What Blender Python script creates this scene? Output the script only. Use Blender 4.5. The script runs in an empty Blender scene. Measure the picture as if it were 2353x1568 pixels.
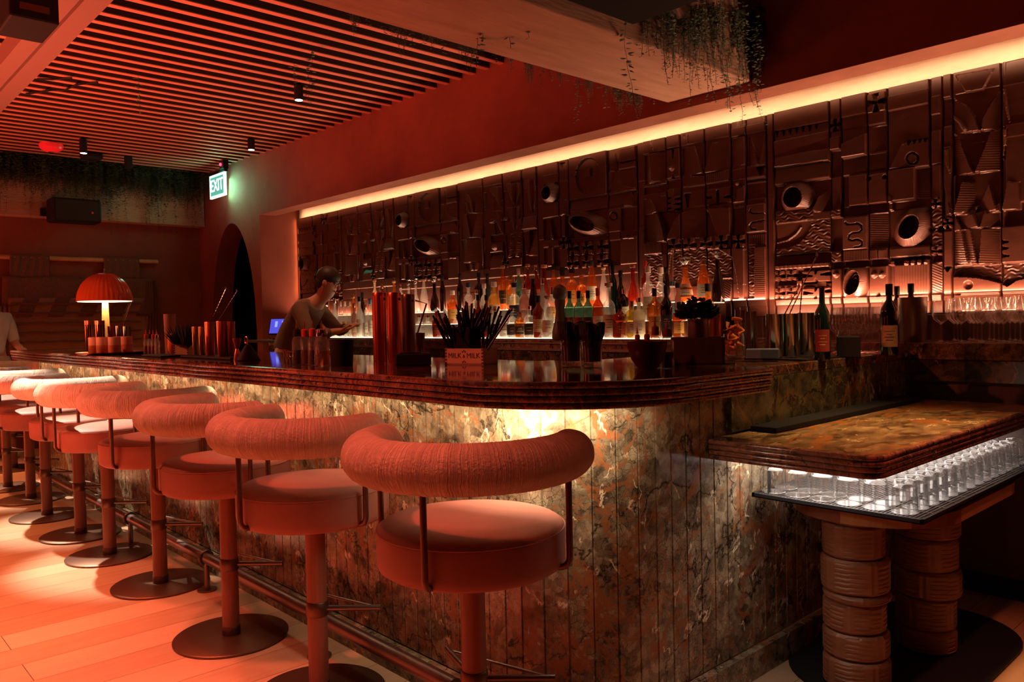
import bpy, bmesh, math, random
import numpy as np
from mathutils import Vector, Matrix, Euler
PI = math.pi
random.seed(7)
SC = bpy.context.scene
COL = SC.collection
SC.view_settings.view_transform = 'Standard'
SC.view_settings.look = 'None'
SC.view_settings.gamma = 1
SC.view_settings.exposure = 0.0
SC.cycles.use_denoising = True
SC.cycles.max_bounces = 8
SC.cycles.transparent_max_bounces = 24
SC.cycles.caustics_reflective = False
SC.cycles.caustics_refractive = False
SC.cycles.sample_clamp_indirect = 4.0
SC.cycles.sample_clamp_direct = 0.0

# ---------------------------------------------------------------- camera (calibrated against the room's own lines)
F = 1830.0
EYE = 1.25
def _rot(yaw, pitch, roll):
    cy, sy = math.cos(yaw), math.sin(yaw); cp, sp = math.cos(pitch), math.sin(pitch); cr, sr = math.cos(roll), math.sin(roll)
    Ry = np.array([[cy, 0, sy], [0, 1, 0], [-sy, 0, cy]]); Rx = np.array([[1, 0, 0], [0, cp, -sp], [0, sp, cp]]); Rz = np.array([[cr, -sr, 0], [sr, cr, 0], [0, 0, 1]])
    return Rz @ Rx @ Ry
_M = _rot(.8263, .02713, -.02135)
_a = _M @ np.array([1, 0, 0.]); _b = _M @ np.array([0, 0, 1.]); _d = _M @ np.array([0, 1., 0])
if _a[2] < 0: _a = -_a
if _b[2] < 0: _b = -_b
if _d[1] < 0: _d = -_d
W = np.stack([-_a, _b, -_d])          # rows: world axes seen in camera axes (right, down, forward)
def ray(x, y): return W @ np.array([(x - 1176.5) / F, (y - 784) / F, 1.])
def onz(x, y, z): r = ray(x, y); return np.array([0, 0, EYE]) + r * (z - EYE) / r[2]
def ony(x, y, Y): r = ray(x, y); return np.array([0, 0, EYE]) + r * Y / r[1]
def onx(x, y, X): r = ray(x, y); return np.array([0, 0, EYE]) + r * X / r[0]
def depth(p): return float((W.T @ (np.array(p, float) - [0, 0, EYE]))[2])
def ppm(p): return F / depth(p)
cam = bpy.data.objects.new('camera', bpy.data.cameras.new('camera'))
COL.objects.link(cam)
R3 = Matrix([[W[i][0], -W[i][1], -W[i][2]] for i in range(3)])
cam.matrix_world = Matrix.Translation((0, 0, EYE)) @ R3.to_4x4()
cam.data.sensor_width = 36.0
cam.data.lens = F / 2353 * 36
cam.data.clip_start = 0.05
SC.camera = cam

# ---------------------------------------------------------------- mesh builder
class MB:
    def __init__(s): s.v = []; s.f = []; s.m = []
    def add(s, vs, fs, mi=0):
        o = len(s.v); s.v += [tuple(map(float, p)) for p in vs]; s.f += [[i + o for i in f] for f in fs]; s.m += [mi] * len(fs); return s
    def box(s, x0, x1, y0, y1, z0, z1, mi=0, b=0.0):
        if b <= 0:
            vs = [(x, y, z) for x in (x0, x1) for y in (y0, y1) for z in (z0, z1)]
            return s.add(vs, [(0, 1, 3, 2), (4, 6, 7, 5), (0, 4, 5, 1), (2, 3, 7, 6), (0, 2, 6, 4), (1, 5, 7, 3)], mi)
        b = min(b, (x1 - x0) * .49, (y1 - y0) * .49, (z1 - z0) * .49)
        bm = bmesh.new(); bmesh.ops.create_cube(bm, size=1)
        for v in bm.verts:
            v.co = ((x0 + x1) / 2 + v.co.x * (x1 - x0), (y0 + y1) / 2 + v.co.y * (y1 - y0), (z0 + z1) / 2 + v.co.z * (z1 - z0))
        bmesh.ops.bevel(bm, geom=list(bm.edges), offset=b, segments=2, affect='EDGES', profile=.5)
        bm.verts.index_update()
        s.add([v.co[:] for v in bm.verts], [[v.index for v in f.verts] for f in bm.faces], mi); bm.free(); return s
    def lathe(s, prof, n=24, c=(0, 0, 0), mi=0, rib=None, sq=None, capb=True, capt=True, scale=(1, 1)):
        """prof: list of (r, z). rib=(count, depth) flutes; sq: superellipse power for squarish bodies"""
        vs = []; fs = []
        for r, z in prof:
            for i in range(n):
                a = 2 * PI * i / n; rr = r
                if rib and r > 1e-4: rr = r * (1 + rib[1] * (0.5 + 0.5 * math.cos(rib[0] * a)) - rib[1])
                ca, sa = math.cos(a), math.sin(a)
                if sq:
                    k = (abs(ca) ** sq + abs(sa) ** sq) ** (-1 / sq); rr *= k
                vs.append((c[0] + rr * ca * scale[0], c[1] + rr * sa * scale[1], c[2] + z))
        for j in range(len(prof) - 1):
            for i in range(n):
                k = (i + 1) % n; fs.append((j * n + i, j * n + k, (j + 1) * n + k, (j + 1) * n + i))
        if capb and prof[0][0] > 1e-4: fs.append(tuple(reversed(range(n))))
        if capt and prof[-1][0] > 1e-4: fs.append(tuple((len(prof) - 1) * n + i for i in range(n)))
        return s.add(vs, fs, mi)
    def cyl(s, c, r, h, n=20, mi=0, r2=None, b=0.0):
        r2 = r if r2 is None else r2
        if b: pr = [(r - b, 0), (r, b), (r2, h - b), (r2 - b, h)]
        else: pr = [(r, 0), (r2, h)]
        return s.lathe(pr, n, c, mi)
    def tube(s, pts, r, n=10, mi=0, cap=True, closed=False):
        P = [Vector(p) for p in pts]; m = len(P); vs = []; fs = []
        T = []
        for i in range(m):
            if closed: t = P[(i + 1) % m] - P[i - 1]
            else: t = P[min(i + 1, m - 1)] - P[max(i - 1, 0)]
            T.append(t.normalized())
        ref = Vector((0, 0, 1)) if abs(T[0].z) < .9 else Vector((1, 0, 0))
        u = T[0].cross(ref).normalized()
        for i in range(m):
            u = (u - T[i] * u.dot(T[i])).normalized(); w = T[i].cross(u)
            rr = r[i] if hasattr(r, '__len__') else r
            for k in range(n):
                a = 2 * PI * k / n; vs.append(P[i] + (u * math.cos(a) + w * math.sin(a)) * rr)
        for i in range(m if closed else m - 1):
            j = (i + 1) % m
            for k in range(n):
                l = (k + 1) % n; fs.append((i * n + k, i * n + l, j * n + l, j * n + k))
        if cap and not closed: fs += [tuple(reversed(range(n))), tuple((m - 1) * n + k for k in range(n))]
        return s.add(vs, fs, mi)
    def prism(s, poly, z0, z1, mi=0):
        n = len(poly)
        return s.add([(x, y, z0) for x, y in poly] + [(x, y, z1) for x, y in poly],
                     [tuple(reversed(range(n))), tuple(range(n, 2 * n))] + [(i, (i + 1) % n, n + (i + 1) % n, n + i) for i in range(n)], mi)
    def build(s, name, mats, parent=None, smooth=False, loc=(0, 0, 0), rot=None):
        me = bpy.data.meshes.new(name); me.from_pydata(s.v, [], s.f)
        if not isinstance(mats, (list, tuple)): mats = [mats]
        for m in mats: me.materials.append(m)
        if len(mats) > 1: me.polygons.foreach_set('material_index', s.m)
        if smooth:
            me.polygons.foreach_set('use_smooth', [True] * len(s.f))
            if smooth != 'all': me.set_sharp_from_angle(angle=math.radians(38))
        me.update()
        bm = bmesh.new(); bm.from_mesh(me); bmesh.ops.recalc_face_normals(bm, faces=bm.faces); bm.to_mesh(me); bm.free()
        o = bpy.data.objects.new(name, me); COL.objects.link(o); o.location = loc
        if rot: o.rotation_euler = rot
        if parent: o.parent = parent
        return o
def thing(name, label, cat, loc=(0, 0, 0), rz=0, group=None, rot=None):
    o = bpy.data.objects.new(name, None); COL.objects.link(o); o.empty_display_size = .1
    o.location = loc; o.rotation_euler = rot or (0, 0, rz); o['label'] = label; o['category'] = cat
    if group: o['group'] = group
    return o
def tag(o, label, cat, group=None):
    o['label'] = label; o['category'] = cat
    if group: o['group'] = group
    return o
def struct(o): o['kind'] = 'structure'; return o
def dup(root, loc, rz=0, label=None, group=None, rot=None):
    def rec(o, parent):
        c = o.copy(); COL.objects.link(c); c.parent = parent
        for ch in list(o.children): rec(ch, c)
        return c
    r = rec(root, None); r.location = loc; r.rotation_euler = rot or (0, 0, rz)
    if label: r['label'] = label
    if group: r['group'] = group
    return r

# ---------------------------------------------------------------- materials
def S(v, *n):  # socket set
    for k in n:
        if k in v.inputs: return v.inputs[k]
def mat(name, base=(.5, .5, .5), rough=.5, metal=0., spec=.5, trans=0., emis=None, estr=0., bump=None, alpha=None, coat=0.):
    m = bpy.data.materials.new(name); m.use_nodes = True; nt = m.node_tree; p = nt.nodes['Principled BSDF']
    p.inputs['Base Color'].default_value = (*base, 1); p.inputs['Roughness'].default_value = rough; p.inputs['Metallic'].default_value = metal
    p.inputs['Specular IOR Level'].default_value = spec; p.inputs['Transmission Weight'].default_value = trans; p.inputs['Coat Weight'].default_value = coat
    if emis: p.inputs['Emission Color'].default_value = (*emis, 1); p.inputs['Emission Strength'].default_value = estr
    if bump:   # (scale, strength, detail[, stretch])
        add_bump(m, *bump)
    return m
def N(nt, t, **kw):
    n = nt.nodes.new(t)
    for k, v in kw.items():
        if k in n.inputs: n.inputs[k].default_value = v
        else: setattr(n, k, v)
    return n
def coords(nt, stretch=(1, 1, 1), rot=(0, 0, 0), kind='Object'):
    tc = N(nt, 'ShaderNodeTexCoord'); mp = N(nt, 'ShaderNodeMapping'); mp.inputs['Scale'].default_value = stretch; mp.inputs['Rotation'].default_value = rot
    nt.links.new(tc.outputs[kind], mp.inputs['Vector']); return mp.outputs['Vector']
def ramp(nt, fac, stops):
    r = N(nt, 'ShaderNodeValToRGB'); e = r.color_ramp.elements
    while len(e) < len(stops): e.new(.5)
    for i, (p, c) in enumerate(stops): e[i].position = p; e[i].color = (*c, 1) if len(c) == 3 else c
    nt.links.new(fac, r.inputs['Fac']); return r.outputs['Color']
def add_bump(m, scale=20, strength=.3, detail=4, stretch=(1, 1, 1), dist=.01):
    nt = m.node_tree; p = nt.nodes['Principled BSDF']; v = coords(nt, stretch)
    n = N(nt, 'ShaderNodeTexNoise', Scale=scale, Detail=detail); nt.links.new(v, n.inputs['Vector'])
    b = N(nt, 'ShaderNodeBump', Strength=strength, Distance=dist); nt.links.new(n.outputs['Fac'], b.inputs['Height']); nt.links.new(b.outputs['Normal'], p.inputs['Normal'])
def mottled(name, c1, c2, scale=3, rough=.7, stretch=(1, 1, 1), detail=8, bump=.3, bscale=40, dist=.01, lo=.35, hi=.65, **kw):
    m = mat(name, c1, rough, **kw); nt = m.node_tree; p = nt.nodes['Principled BSDF']; v = coords(nt, stretch)
    n = N(nt, 'ShaderNodeTexNoise', Scale=scale, Detail=detail, Roughness=.65); nt.links.new(v, n.inputs['Vector'])
    nt.links.new(ramp(nt, n.outputs['Fac'], [(lo, c1), (hi, c2)]), p.inputs['Base Color'])
    if bump:
        n2 = N(nt, 'ShaderNodeTexNoise', Scale=bscale, Detail=5); nt.links.new(v, n2.inputs['Vector'])
        b = N(nt, 'ShaderNodeBump', Strength=bump, Distance=dist); nt.links.new(n2.outputs['Fac'], b.inputs['Height']); nt.links.new(b.outputs['Normal'], p.inputs['Normal'])
    return m
def marble(name, ground, mid, dark, rust, pale, rough=.12, sc=1.0, stretch=(1, 1, 1), rot=(0, 0, 0), vein=1.0):
    """brecciated stone: angular fragments, fine dark crackle, meandering rust veins, specks of quartz"""
    m = mat(name, ground, rough); nt = m.node_tree; p = nt.nodes['Principled BSDF']; L = nt.links
    v = coords(nt, stretch, rot)
    w = N(nt, 'ShaderNodeTexNoise', Scale=9 * sc, Detail=4, Roughness=.6); L.new(v, w.inputs['Vector'])
    vm = N(nt, 'ShaderNodeMix', data_type='RGBA', blend_type='LINEAR_LIGHT'); vm.inputs['Factor'].default_value = .035 / sc; L.new(v, vm.inputs[6]); L.new(w.outputs['Color'], vm.inputs[7]); wv = vm.outputs[2]
    ce = N(nt, 'ShaderNodeTexVoronoi', Scale=30 * sc); L.new(wv, ce.inputs['Vector']); sp = N(nt, 'ShaderNodeSeparateColor'); L.new(ce.outputs['Color'], sp.inputs[0])
    n1 = N(nt, 'ShaderNodeTexNoise', Scale=9 * sc, Detail=12, Roughness=.74, Distortion=.4); L.new(v, n1.inputs['Vector'])
    mx = N(nt, 'ShaderNodeMix', data_type='FLOAT'); mx.inputs['Factor'].default_value = .17; L.new(n1.outputs['Fac'], mx.inputs[2]); L.new(sp.outputs[0], mx.inputs[3])
    c = ramp(nt, mx.outputs[0], [(.30, dark), (.42, ground), (.54, mid), (.68, pale)])
    def over(base, fac, col):
        x = N(nt, 'ShaderNodeMix', data_type='RGBA'); L.new(fac, x.inputs['Factor']); L.new(base, x.inputs[6]); x.inputs[7].default_value = (*col, 1); return x.outputs[2]
    def mul(a_, b_): q = N(nt, 'ShaderNodeMath', operation='MULTIPLY'); L.new(a_, q.inputs[0]); L.new(b_, q.inputs[1]); return q.outputs[0]
    def ridge(scale, width, det=6, seedv=(0, 0, 0), dist=.3, st=(1, 1, 1)):
        mp = N(nt, 'ShaderNodeMapping'); mp.inputs['Location'].default_value = seedv; mp.inputs['Scale'].default_value = st; L.new(v, mp.inputs['Vector'])
        n = N(nt, 'ShaderNodeTexNoise', Scale=scale * sc, Detail=det, Roughness=.55, Distortion=dist); L.new(mp.outputs['Vector'], n.inputs['Vector'])
        s1 = N(nt, 'ShaderNodeMath', operation='SUBTRACT'); s1.inputs[1].default_value = .5; L.new(n.outputs['Fac'], s1.inputs[0]); ab = N(nt, 'ShaderNodeMath', operation='ABSOLUTE'); L.new(s1.outputs[0], ab.inputs[0])
        return ramp(nt, ab.outputs[0], [(0, (1, 1, 1)), (width * .5, (.6, .6, .6)), (width, (0, 0, 0))])
    vo = N(nt, 'ShaderNodeTexVoronoi', feature='DISTANCE_TO_EDGE', Scale=42 * sc); L.new(wv, vo.inputs['Vector'])
    k = ramp(nt, vo.outputs['Distance'], [(0, (.9, .9, .9)), (.05, (0, 0, 0))]); n3 = N(nt, 'ShaderNodeTexNoise', Scale=3.5 * sc, Detail=5); L.new(v, n3.inputs['Vector']); g = ramp(nt, n3.outputs['Fac'], [(.40, (0, 0, 0)), (.55, (1, 1, 1))])
    c = over(c, mul(k, g), dark)
    c = over(c, ridge(2.6, .010, 8, (3, 1, 7)), dark)
    c = over(c, ridge(1.5, .013 * vein, 9, (9, 4, 2), .5, (1.6, 1.6, .8)), rust); c = over(c, ridge(3.2, .009 * vein, 9, (2, 8, 5), .6), rust)
    q1 = ridge(2.0, .007, 9, (5, 5, 5), .4, (1.4, 1.4, .8)); n5 = N(nt, 'ShaderNodeTexNoise', Scale=14 * sc, Detail=3); L.new(v, n5.inputs['Vector']); g3 = ramp(nt, n5.outputs['Fac'], [(.50, (0, 0, 0)), (.58, (1, 1, 1))])
    c = over(c, mul(q1, g3), [min(.85, q * 1.7 + .08) for q in pale]); L.new(c, p.inputs['Base Color']); return m
def planks(name, c1, c2, width=.19, length=1.7, along='Y', rough=.38):
    m = mat(name, c1, rough); nt = m.node_tree; p = nt.nodes['Principled BSDF']; L = nt.links
    v = coords(nt, rot=(0, 0, PI / 2 if along == 'Y' else 0))
    br = N(nt, 'ShaderNodeTexBrick'); br.offset = .37; br.inputs['Color1'].default_value = (0, 0, 0, 1); br.inputs['Color2'].default_value = (1, 1, 1, 1)
    br.inputs['Mortar'].default_value = (.5, .5, .5, 1); br.inputs['Scale'].default_value = 1; br.inputs['Mortar Size'].default_value = .0014
    br.inputs['Brick Width'].default_value = length; br.inputs['Row Height'].default_value = width; L.new(v, br.inputs['Vector'])
    v2 = coords(nt, (14, 1.2, 1) if along == 'Y' else (1.2, 14, 1))
    n = N(nt, 'ShaderNodeTexNoise', Scale=2.2, Detail=9, Roughness=.65, Distortion=.5); L.new(v2, n.inputs['Vector'])
    mx = N(nt, 'ShaderNodeMix', data_type='FLOAT'); mx.inputs['Factor'].default_value = .55; L.new(br.outputs['Color'], mx.inputs[2]); L.new(n.outputs['Fac'], mx.inputs[3])
    c = ramp(nt, mx.outputs[0], [(.15, c1), (.8, c2)])
    x = N(nt, 'ShaderNodeMix', data_type='RGBA'); L.new(br.outputs['Fac'], x.inputs['Factor']); L.new(c, x.inputs[6]); x.inputs[7].default_value = (c1[0] * .25, c1[1] * .25, c1[2] * .25, 1)
    L.new(x.outputs[2], p.inputs['Base Color'])
    b = N(nt, 'ShaderNodeBump', Strength=.15, Distance=.004); L.new(n.outputs['Fac'], b.inputs['Height']); L.new(b.outputs['Normal'], p.inputs['Normal'])
    return m
def wood(name, c1, c2, rough=.45, stretch=(10, 10, 1), scale=2.0, bump=.15, coat=0.):
    m = mat(name, c1, rough, coat=coat); nt = m.node_tree; p = nt.nodes['Principled BSDF']; L = nt.links; v = coords(nt, stretch)
    n = N(nt, 'ShaderNodeTexNoise', Scale=scale, Detail=8, Roughness=.6, Distortion=.8); L.new(v, n.inputs['Vector'])
    L.new(ramp(nt, n.outputs['Fac'], [(.3, c1), (.7, c2)]), p.inputs['Base Color'])
    b = N(nt, 'ShaderNodeBump', Strength=bump, Distance=.004); L.new(n.outputs['Fac'], b.inputs['Height']); L.new(b.outputs['Normal'], p.inputs['Normal']); return m
def glass(name, tint=(1, 1, 1), refl=.06, diff=0.0, dcol=None, rough=.03):
    """thin-walled glass: tinted see-through, Fresnel glint; diff = share of cloudy translucency (frosting, liquid)"""
    m = bpy.data.materials.new(name); m.use_nodes = True; nt = m.node_tree; nt.nodes.clear(); L = nt.links
    o = N(nt, 'ShaderNodeOutputMaterial'); t = N(nt, 'ShaderNodeBsdfTransparent', Color=(*tint, 1)); g = N(nt, 'ShaderNodeBsdfGlossy', Roughness=rough)
    lw = N(nt, 'ShaderNodeLayerWeight', Blend=.35); mr = N(nt, 'ShaderNodeMapRange'); mr.inputs['To Min'].default_value = refl; mr.inputs['To Max'].default_value = .75
    pw = N(nt, 'ShaderNodeMath', operation='POWER'); pw.inputs[1].default_value = 1.6
    L.new(lw.outputs['Facing'], pw.inputs[0]); L.new(pw.outputs[0], mr.inputs['Value'])
    cur = t.outputs[0]
    if diff:
        d1 = N(nt, 'ShaderNodeBsdfTranslucent', Color=(*(dcol or tint), 1)); d2 = N(nt, 'ShaderNodeBsdfDiffuse', Color=(*(dcol or tint), 1)); a = N(nt, 'ShaderNodeMixShader', Fac=.35)
        L.new(d1.outputs[0], a.inputs[1]); L.new(d2.outputs[0], a.inputs[2]); b = N(nt, 'ShaderNodeMixShader', Fac=diff); L.new(cur, b.inputs[1]); L.new(a.outputs[0], b.inputs[2]); cur = b.outputs[0]
    mx = N(nt, 'ShaderNodeMixShader'); L.new(mr.outputs[0], mx.inputs['Fac']); L.new(cur, mx.inputs[1]); L.new(g.outputs[0], mx.inputs[2]); L.new(mx.outputs[0], o.inputs['Surface'])
    return m
def emit(name, c, s):
    m = bpy.data.materials.new(name); m.use_nodes = True; nt = m.node_tree; nt.nodes.clear()
    o = N(nt, 'ShaderNodeOutputMaterial'); e = N(nt, 'ShaderNodeEmission', Color=(*c, 1), Strength=s); nt.links.new(e.outputs[0], o.inputs['Surface']); return m
M_ = {}
M_['plaster'] = mottled('terracotta_plaster', (.20, .048, .036), (.28, .072, .05), 2.2, .85, bump=.35, bscale=9, dist=.02)
M_['plaster_dark'] = mottled('dark_terracotta_plaster', (.22, .06, .038), (.30, .085, .055), 1.6, .9, bump=.3, bscale=8, dist=.02)
M_['concrete'] = mottled('board_marked_concrete', (.36, .22, .145), (.46, .295, .20), 3, .85, stretch=(6, .9, 6), bump=.5, bscale=14, dist=.012)
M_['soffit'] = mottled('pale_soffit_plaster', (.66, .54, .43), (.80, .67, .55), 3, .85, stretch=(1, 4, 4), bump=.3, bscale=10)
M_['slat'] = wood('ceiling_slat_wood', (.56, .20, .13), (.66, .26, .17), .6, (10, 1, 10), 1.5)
M_['slat_side'] = mat('dark_slat_side', (.05, .022, .014), .7)  # slat sides set much darker than the underside strips
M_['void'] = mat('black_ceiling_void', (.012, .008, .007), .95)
M_['floor'] = planks('oak_plank_floor', (.40, .22, .12), (.62, .40, .25))
M_['marble'] = marble('green_brown_marble', (.12, .085, .05), (.24, .18, .11), (.018, .014, .010), (.28, .10, .035), (.42, .34, .21), .16, sc=1.15, rot=(.25, .35, 0))
M_['marble_dark'] = marble('dark_green_marble', (.035, .030, .018), (.075, .062, .036), (.010, .009, .006), (.18, .075, .02), (.13, .11, .06), .2, sc=1.0, rot=(0, .4, .5))
M_['marble_top'] = marble('polished_dark_marble', (.045, .028, .02), (.09, .045, .03), (.012, .008, .006), (.22, .06, .02), (.16, .11, .07), .06, sc=1.4)
M_['marble_edge'] = marble('moulded_dark_marble', (.12, .05, .035), (.2, .08, .05), (.03, .016, .012), (.34, .11, .05), (.26, .13, .09), .16, sc=2)
M_['marble_svc'] = marble('amber_veined_marble', (.15, .085, .04), (.30, .19, .085), (.03, .02, .012), (.42, .14, .03), (.46, .34, .17), .14, sc=1.3, stretch=(1, .45, 1), rot=(0, 0, -.35), vein=1.6)
M_['bronze'] = mat('dark_bronze', (.16, .085, .055), .42, .85)
M_['steel_dark'] = mat('brushed_dark_steel', (.22, .17, .15), .36, .9)
M_['velvet'] = mottled('rose_leather', (.33, .11, .075), (.39, .14, .098), 6, .62, bump=.08, bscale=60, dist=.003)
M_['pole_wood'] = wood('reddish_turned_wood', (.22, .07, .04), (.32, .11, .065), .5, (12, 12, 1), 2)
M_['carved'] = wood('carved_dark_wood', (.055, .019, .012), (.085, .029, .018), .34, (3, 6, 9), 2.5, .12)
M_['black'] = mat('matte_black', (.010, .010, .010), .65, spec=.25)
M_['rubber'] = mat('black_rubber', (.008, .008, .008), .85, spec=.15)
M_['blackgloss'] = mat('gloss_black', (.01, .01, .01), .25)
M_['leaf'] = mottled('green_leaf', (.030, .060, .035), (.06, .11, .06), 12, .6, bump=0)
M_['copper'] = mat('polished_copper', (.75, .24, .12), .28, 1.0)
M_['brass'] = mat('aged_brass', (.50, .32, .13), .3, 1.0)
M_['steel'] = mat('stainless_steel', (.62, .55, .5), .16, 1.0)
M_['palewood'] = wood('pale_box_wood', (.50, .30, .17), (.62, .40, .24), .55, (1, 1, 8), 3)
M_['darkwood'] = wood('dark_stained_wood', (.055, .03, .02), (.09, .05, .032), .5, (10, 10, 1), 2)
M_['glass'] = glass('clear_glass')
# ================================================================= the room
YH = 3.75; XN = -7.93; YR = 4.20; ZC = 3.02
struct(MB().box(-14, 3, -5, 6.5, -.1, 0).build('floor', M_['floor']))
struct(MB().box(-14, 3, -5, 6.5, 3.28, 3.4).build('ceiling', M_['void']))
# slatted ceiling: boards on edge running towards the back wall
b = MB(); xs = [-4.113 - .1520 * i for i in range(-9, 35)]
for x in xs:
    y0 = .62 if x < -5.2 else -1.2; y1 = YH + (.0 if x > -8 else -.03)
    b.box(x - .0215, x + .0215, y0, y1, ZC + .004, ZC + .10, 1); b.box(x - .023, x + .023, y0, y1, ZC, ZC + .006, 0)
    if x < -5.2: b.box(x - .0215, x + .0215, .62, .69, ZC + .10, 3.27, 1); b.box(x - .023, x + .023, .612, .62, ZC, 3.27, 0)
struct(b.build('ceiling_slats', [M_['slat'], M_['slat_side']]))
# back wall: header over the niche, pier and arch wall, far reveal
b = MB()
b.box(XN, 3, YH, YH + .18, 2.405, 3.3)                 # header band (its underside is the cove soffit's front)
b2 = MB()
# arch wall X -9.6..XN with a pointed-round arch opening
ax0, ax1, zs, zt = -9.22, -8.07, 1.15, 2.385; n = 40
def archz(x):
    t = (x - (ax0 + ax1) / 2) / ((ax1 - ax0) / 2); return zs + (zt - zs) * (max(0, 1 - abs(t) ** 2)) ** .5
th = .23
b.box(-9.7, ax0, YH, YH + th, 0, 3.3); b.box(ax1, XN - .121, YH, YH + .75, 0, 3.3).box(XN - .1205, XN - .0005, YH, YH + .002, 0, 3.3).box(XN - .1205, XN, YH + .001, YH + .75, 2.665, 3.3)
for i in range(n):
    x0 = ax0 + (ax1 - ax0) * i / n; x1 = ax0 + (ax1 - ax0) * (i + 1) / n; z0, z1 = archz(x0), archz(x1)
    b.add([(x0, YH, z0), (x1, YH, z1), (x1, YH, 3.3), (x0, YH, 3.3), (x0, YH + th, z0), (x1, YH + th, z1), (x1, YH + th, 3.3), (x0, YH + th, 3.3)],
          [(0, 1, 2, 3), (5, 4, 7, 6), (0, 4, 5, 1), (3, 2, 6, 7)])
struct(b.build('wall_back', M_['plaster']))
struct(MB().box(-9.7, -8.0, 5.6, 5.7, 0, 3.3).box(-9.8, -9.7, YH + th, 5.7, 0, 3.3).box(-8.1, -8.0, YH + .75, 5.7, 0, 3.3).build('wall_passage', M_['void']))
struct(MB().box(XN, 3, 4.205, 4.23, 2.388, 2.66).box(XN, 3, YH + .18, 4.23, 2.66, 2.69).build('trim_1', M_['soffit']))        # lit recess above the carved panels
struct(MB().box(XN - .12, XN, YH + .003, 4.60, 0, 2.66).build('trim_2', M_['plaster_dark']))            # left cheek of the niche
struct(MB().box(XN - .12, 3, YH + .001, YH + .178, 2.4035, 2.4049).build('trim_4', mottled('header_underside_plaster', (.22, .085, .05), (.30, .12, .075), 3, .85)))
struct(MB().box(XN, 3, 4.55, 4.65, 0, 2.5).build('wall_niche', M_['plaster_dark']))
# far wall with its concrete downstand, above it the planted ledge
struct(MB().box(-9.75, -9.55, -5, YH, 0, 3.3).build('wall_far', M_['plaster_dark']))
struct(MB().box(-9.56, -9.36, -5, YH - .01, 2.42, 3.27).build('trim_3', M_['concrete']))
struct(MB().box(-14, 3, -5.1, -5, 0, 3.4).build('wall_front', M_['plaster_dark']))
struct(MB().box(3, 3.1, -5, 6.5, 0, 3.4).build('wall_right', M_['plaster_dark']))
# concrete beam crossing above the counter end
struct(MB().box(-2.72, -2.20, -1.6, YH, 2.455, 3.27, b=.006).build('ceiling_beam', M_['concrete']))
# steel channel beam running along the room (two flanges and a dark slot)
b = MB(); b.box(-9.3, 1.5, 1.075, 1.172, 2.90, 3.02).box(-9.3, 1.5, 1.190, 1.30, 2.90, 3.02).box(-9.3, 1.5, 1.17, 1.192, 2.93, 3.02)
struct(b.build('ceiling_channel', mat('grey_painted_steel', (.30, .19, .16), .55, .3)))
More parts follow.
